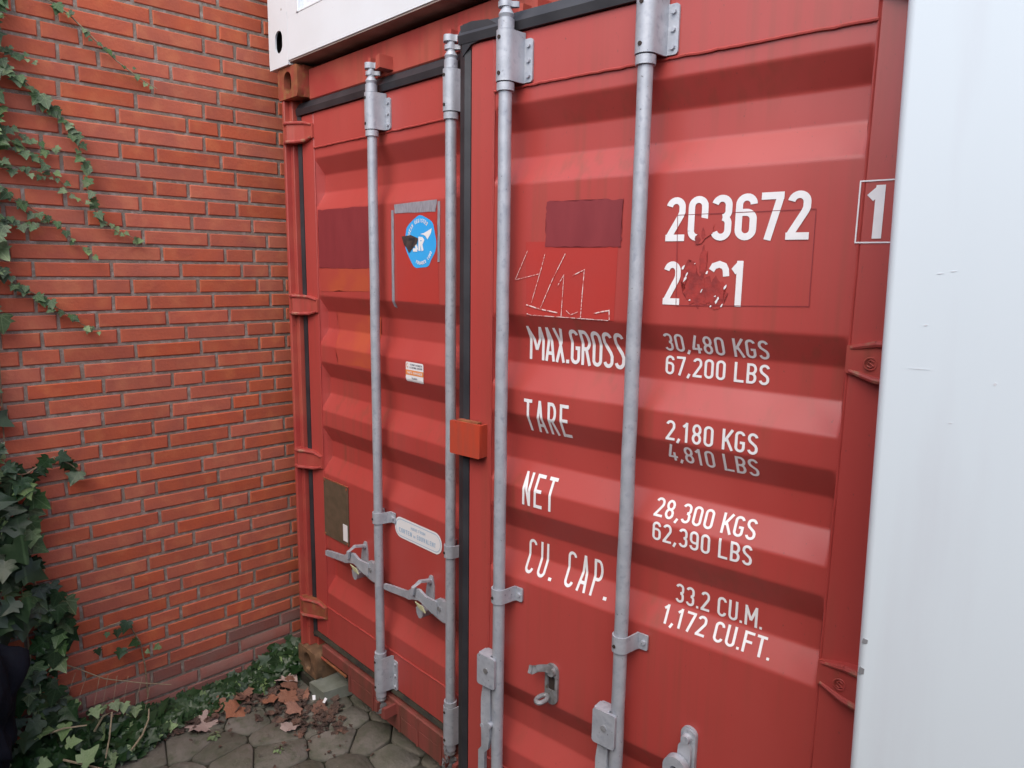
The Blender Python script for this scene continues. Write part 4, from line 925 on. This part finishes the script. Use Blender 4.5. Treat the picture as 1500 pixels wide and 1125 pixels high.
for pts in ([(-.02, -.83, .06), (.0, -.80, .12), (.02, -.775, .135), (.06, -.80, .06), (.09, -.83, -.02)], [(.10, -.74, .0), (.11, -.70, .05), (.09, -.67, .09), (.07, -.66, .12)], [(-.06, -1.02, .10), (.0, -.93, .13), (.02, -.86, .12)], [(.05, -.95, .04), (.12, -.86, .0), (.16, -.80, -.03)]):
    stem(pts, .0042, 'stempale', low, Q0)
for p, s_ in (((.10, -.90, .03), .075), ((.04, -.93, .09), .05), ((-.02, -.92, .13), .06), ((-.05, -1.0, .12), .06), ((.05, -1.02, .06), .05), ((.12, -.98, .0), .05)):
    rleaf(low, Vector(p) - Q0, (.5, -.5, 1), (.6, .3, .1), s_, ri.choice(('ivyyoung', 'ivyshade', 'ivy')), .4)

# fallen leaves
DM = {'pink': [leafmesh(200 + i, M['deadpink'], 'maple') for i in range(3)], 'brown': [leafmesh(220 + i, M['deadbrown'], 'maple') for i in range(4)]}
def fallen(x, y, s_, kind, rz, label, tilt=.18, group=None, z=None):
    me = DM[kind][ri.randrange(len(DM[kind]))]
    n_ = Vector((ri.uniform(-tilt, tilt), ri.uniform(-tilt, tilt), 1)); mx = orient((x, y, (GZ + .008) if z is None else z), n_, (math.cos(rz), math.sin(rz), 0), s_)
    o = put('fallen_leaf', me, None, mx); tag(o, label, 'leaf', group or 'fallen leaves on the paving'); return o
fallen(.035, -.49, .125, 'pink', .75, 'large pale pink maple leaf lying flat on bare pavers', .08)
fallen(.0, -.09, .10, 'pink', .4, 'pale crumpled leaf beside the rusty corner casting', .3, z=GZ + .03)
fallen(.33, -.23, .075, 'pink', 1.9, 'small pale pointed leaf alone on a paver near the litter pile', .1)
fallen(-.03, -.56, .085, 'brown', .6, 'orange brown leaf at the edge of the ivy', .25)
fallen(-.07, -.69, .075, 'brown', 1.2, 'dark brown leaf half under the ivy edge', .2)
for x, y, s_, a, lab in ((-.03, -.28, .09, .2, 'brown curled leaf against the ivy edge beside the large pale leaf'), (-.07, -.36, .08, 2.2, 'brown leaf tucked under the low ivy'), (.02, -.24, .08, 4.0, 'orange brown leaf where ivy and litter meet'), (.05, -.30, .09, 5.2, 'reddish brown leaf on the paver next to the ivy'),
        (.10, -.22, .075, 1.0, 'brown leaf on top of the middle of the litter pile'), (-.05, -.20, .08, 3.0, 'brown leaf lying in front of the ivy by the wall'), (.13, -.12, .09, .5, 'large brown leaf in front of the rusty casting'), (.17, -.16, .08, 2.0, 'brown leaf in the litter in front of the concrete slab'),
        (.19, -.08, .085, 3.3, 'brown leaf touching the concrete slab'), (.24, -.13, .07, 5.0, 'small brown leaf below the white paper scraps'), (.28, -.08, .07, .9, 'small brown leaf next to the white plastic scrap'), (-.01, -.40, .07, 1.5, 'small brown leaf between ivy and the pale maple leaf'), (.09, -.06, .08, 4.4, 'brown leaf beside the pale crumpled leaf')):
    fallen(x, y, s_, 'brown', a, lab, .4, 'brown leaves in the litter', GZ + .012 + ri.uniform(0, .015))
sk = MB()
for k in range(330):
    t = ri.random(); x = .0 + .46 * t + ri.gauss(0, .05); y = -.22 + .16 * t + ri.gauss(0, .055)
    if k % 5 == 1: x, y = ri.uniform(-.02, .75), ri.uniform(-.6, -.05)
    if k % 3 == 0: x = lowedge(ri.uniform(-.6, 0)) + ri.gauss(.02, .03); y = ri.uniform(-.6, -.05)
    if y > .02 and x > .35: continue
    mx = orient((x, y, GZ + .004 + abs(ri.gauss(0, .008))), (ri.uniform(-.6, .6), ri.uniform(-.6, .6), 1), (ri.uniform(-1, 1), ri.uniform(-1, 1), 0), ri.uniform(.006, .018) if k % 5 == 1 else ri.uniform(.010, .042)); me = ri.choice(DM['brown'])
    sk.add([mx @ v.co for v in me.vertices], [tuple(p.vertices) for p in me.polygons])
o = sk.build('leaf_litter', M['litter']); o['kind'] = 'stuff'; o['label'] = 'dark brown crumbled leaf litter on the paving'
for x, y, rz, lab in ((.285, -.03, .4, 'small white scrap of plastic standing in the leaf litter'), (.235, -.055, 1.2, 'torn white paper scrap lying beside the concrete slab')):
    b = MB(); b.prism([(-.006, -.010), (.006, -.011), (.008, .009), (-.005, .011)], 'z', 0, .0012); o = b.build('paper_scrap', M['sticker'], None, Matrix.Translation((x, y, GZ + .028)) @ Matrix.Rotation(rz, 4, 'Z') @ Matrix.Rotation(.7, 4, 'X')); tag(o, lab, 'scrap')
# sprouts in the joints
for x, y, s_, lab in ((.17, -.46, .02, 'tiny green seedling growing in a joint between pavers'), (.42, -.31, .013, 'smallest green seedling in a paver joint near the container sill')):
    t = empty('seedling', (x, y, GZ)); tag(t, lab, 'plant', 'seedlings in the paving joints')
    for k in range(7):
        a = k * 2.4; put('leaf', LM['ivyyoung'][k % 5], t, orient((.012 * math.cos(a), .012 * math.sin(a), .006 + .002 * k), (math.cos(a) * .5, math.sin(a) * .5, 1), (math.cos(a), math.sin(a), .1), s_))

# dark navy cloth bundle slumped in the ivy
b = MB(); bm = bmesh.new(); bmesh.ops.create_icosphere(bm, subdivisions=5, radius=1)
for v in bm.verts:
    p = v.co.copy(); f = 1 + .13 * math.sin(p.x * 6 + p.z * 5) * math.cos(p.y * 5 + p.z * 6) + .07 * math.sin(p.z * 15 + p.y * 9 + 3 * p.x) + .02 * math.sin(p.y * 31 + p.z * 17)
    bulge = .8 - .25 * max(0, p.z) + .5 * math.exp(-((p.z - .28) / .24) ** 2) * max(0, p.y)
    f += .22 * mnoise.fractal(p * 2.3, 1.0, 2.0, 4)
    v.co = Vector((p.x * .10 * f * bulge, p.y * .125 * f * bulge, p.z * .36 * f))
    if v.co.z < -.36: v.co.z = -.36 + .1 * (v.co.z + .36)
b.bm(bm)
o = b.build('cloth_bundle', M['navy'], None, Matrix.Translation((.02, -1.185, .33)), 80); tag(o, 'dark navy cloth bundle slumped in the ivy bush', 'bundle')
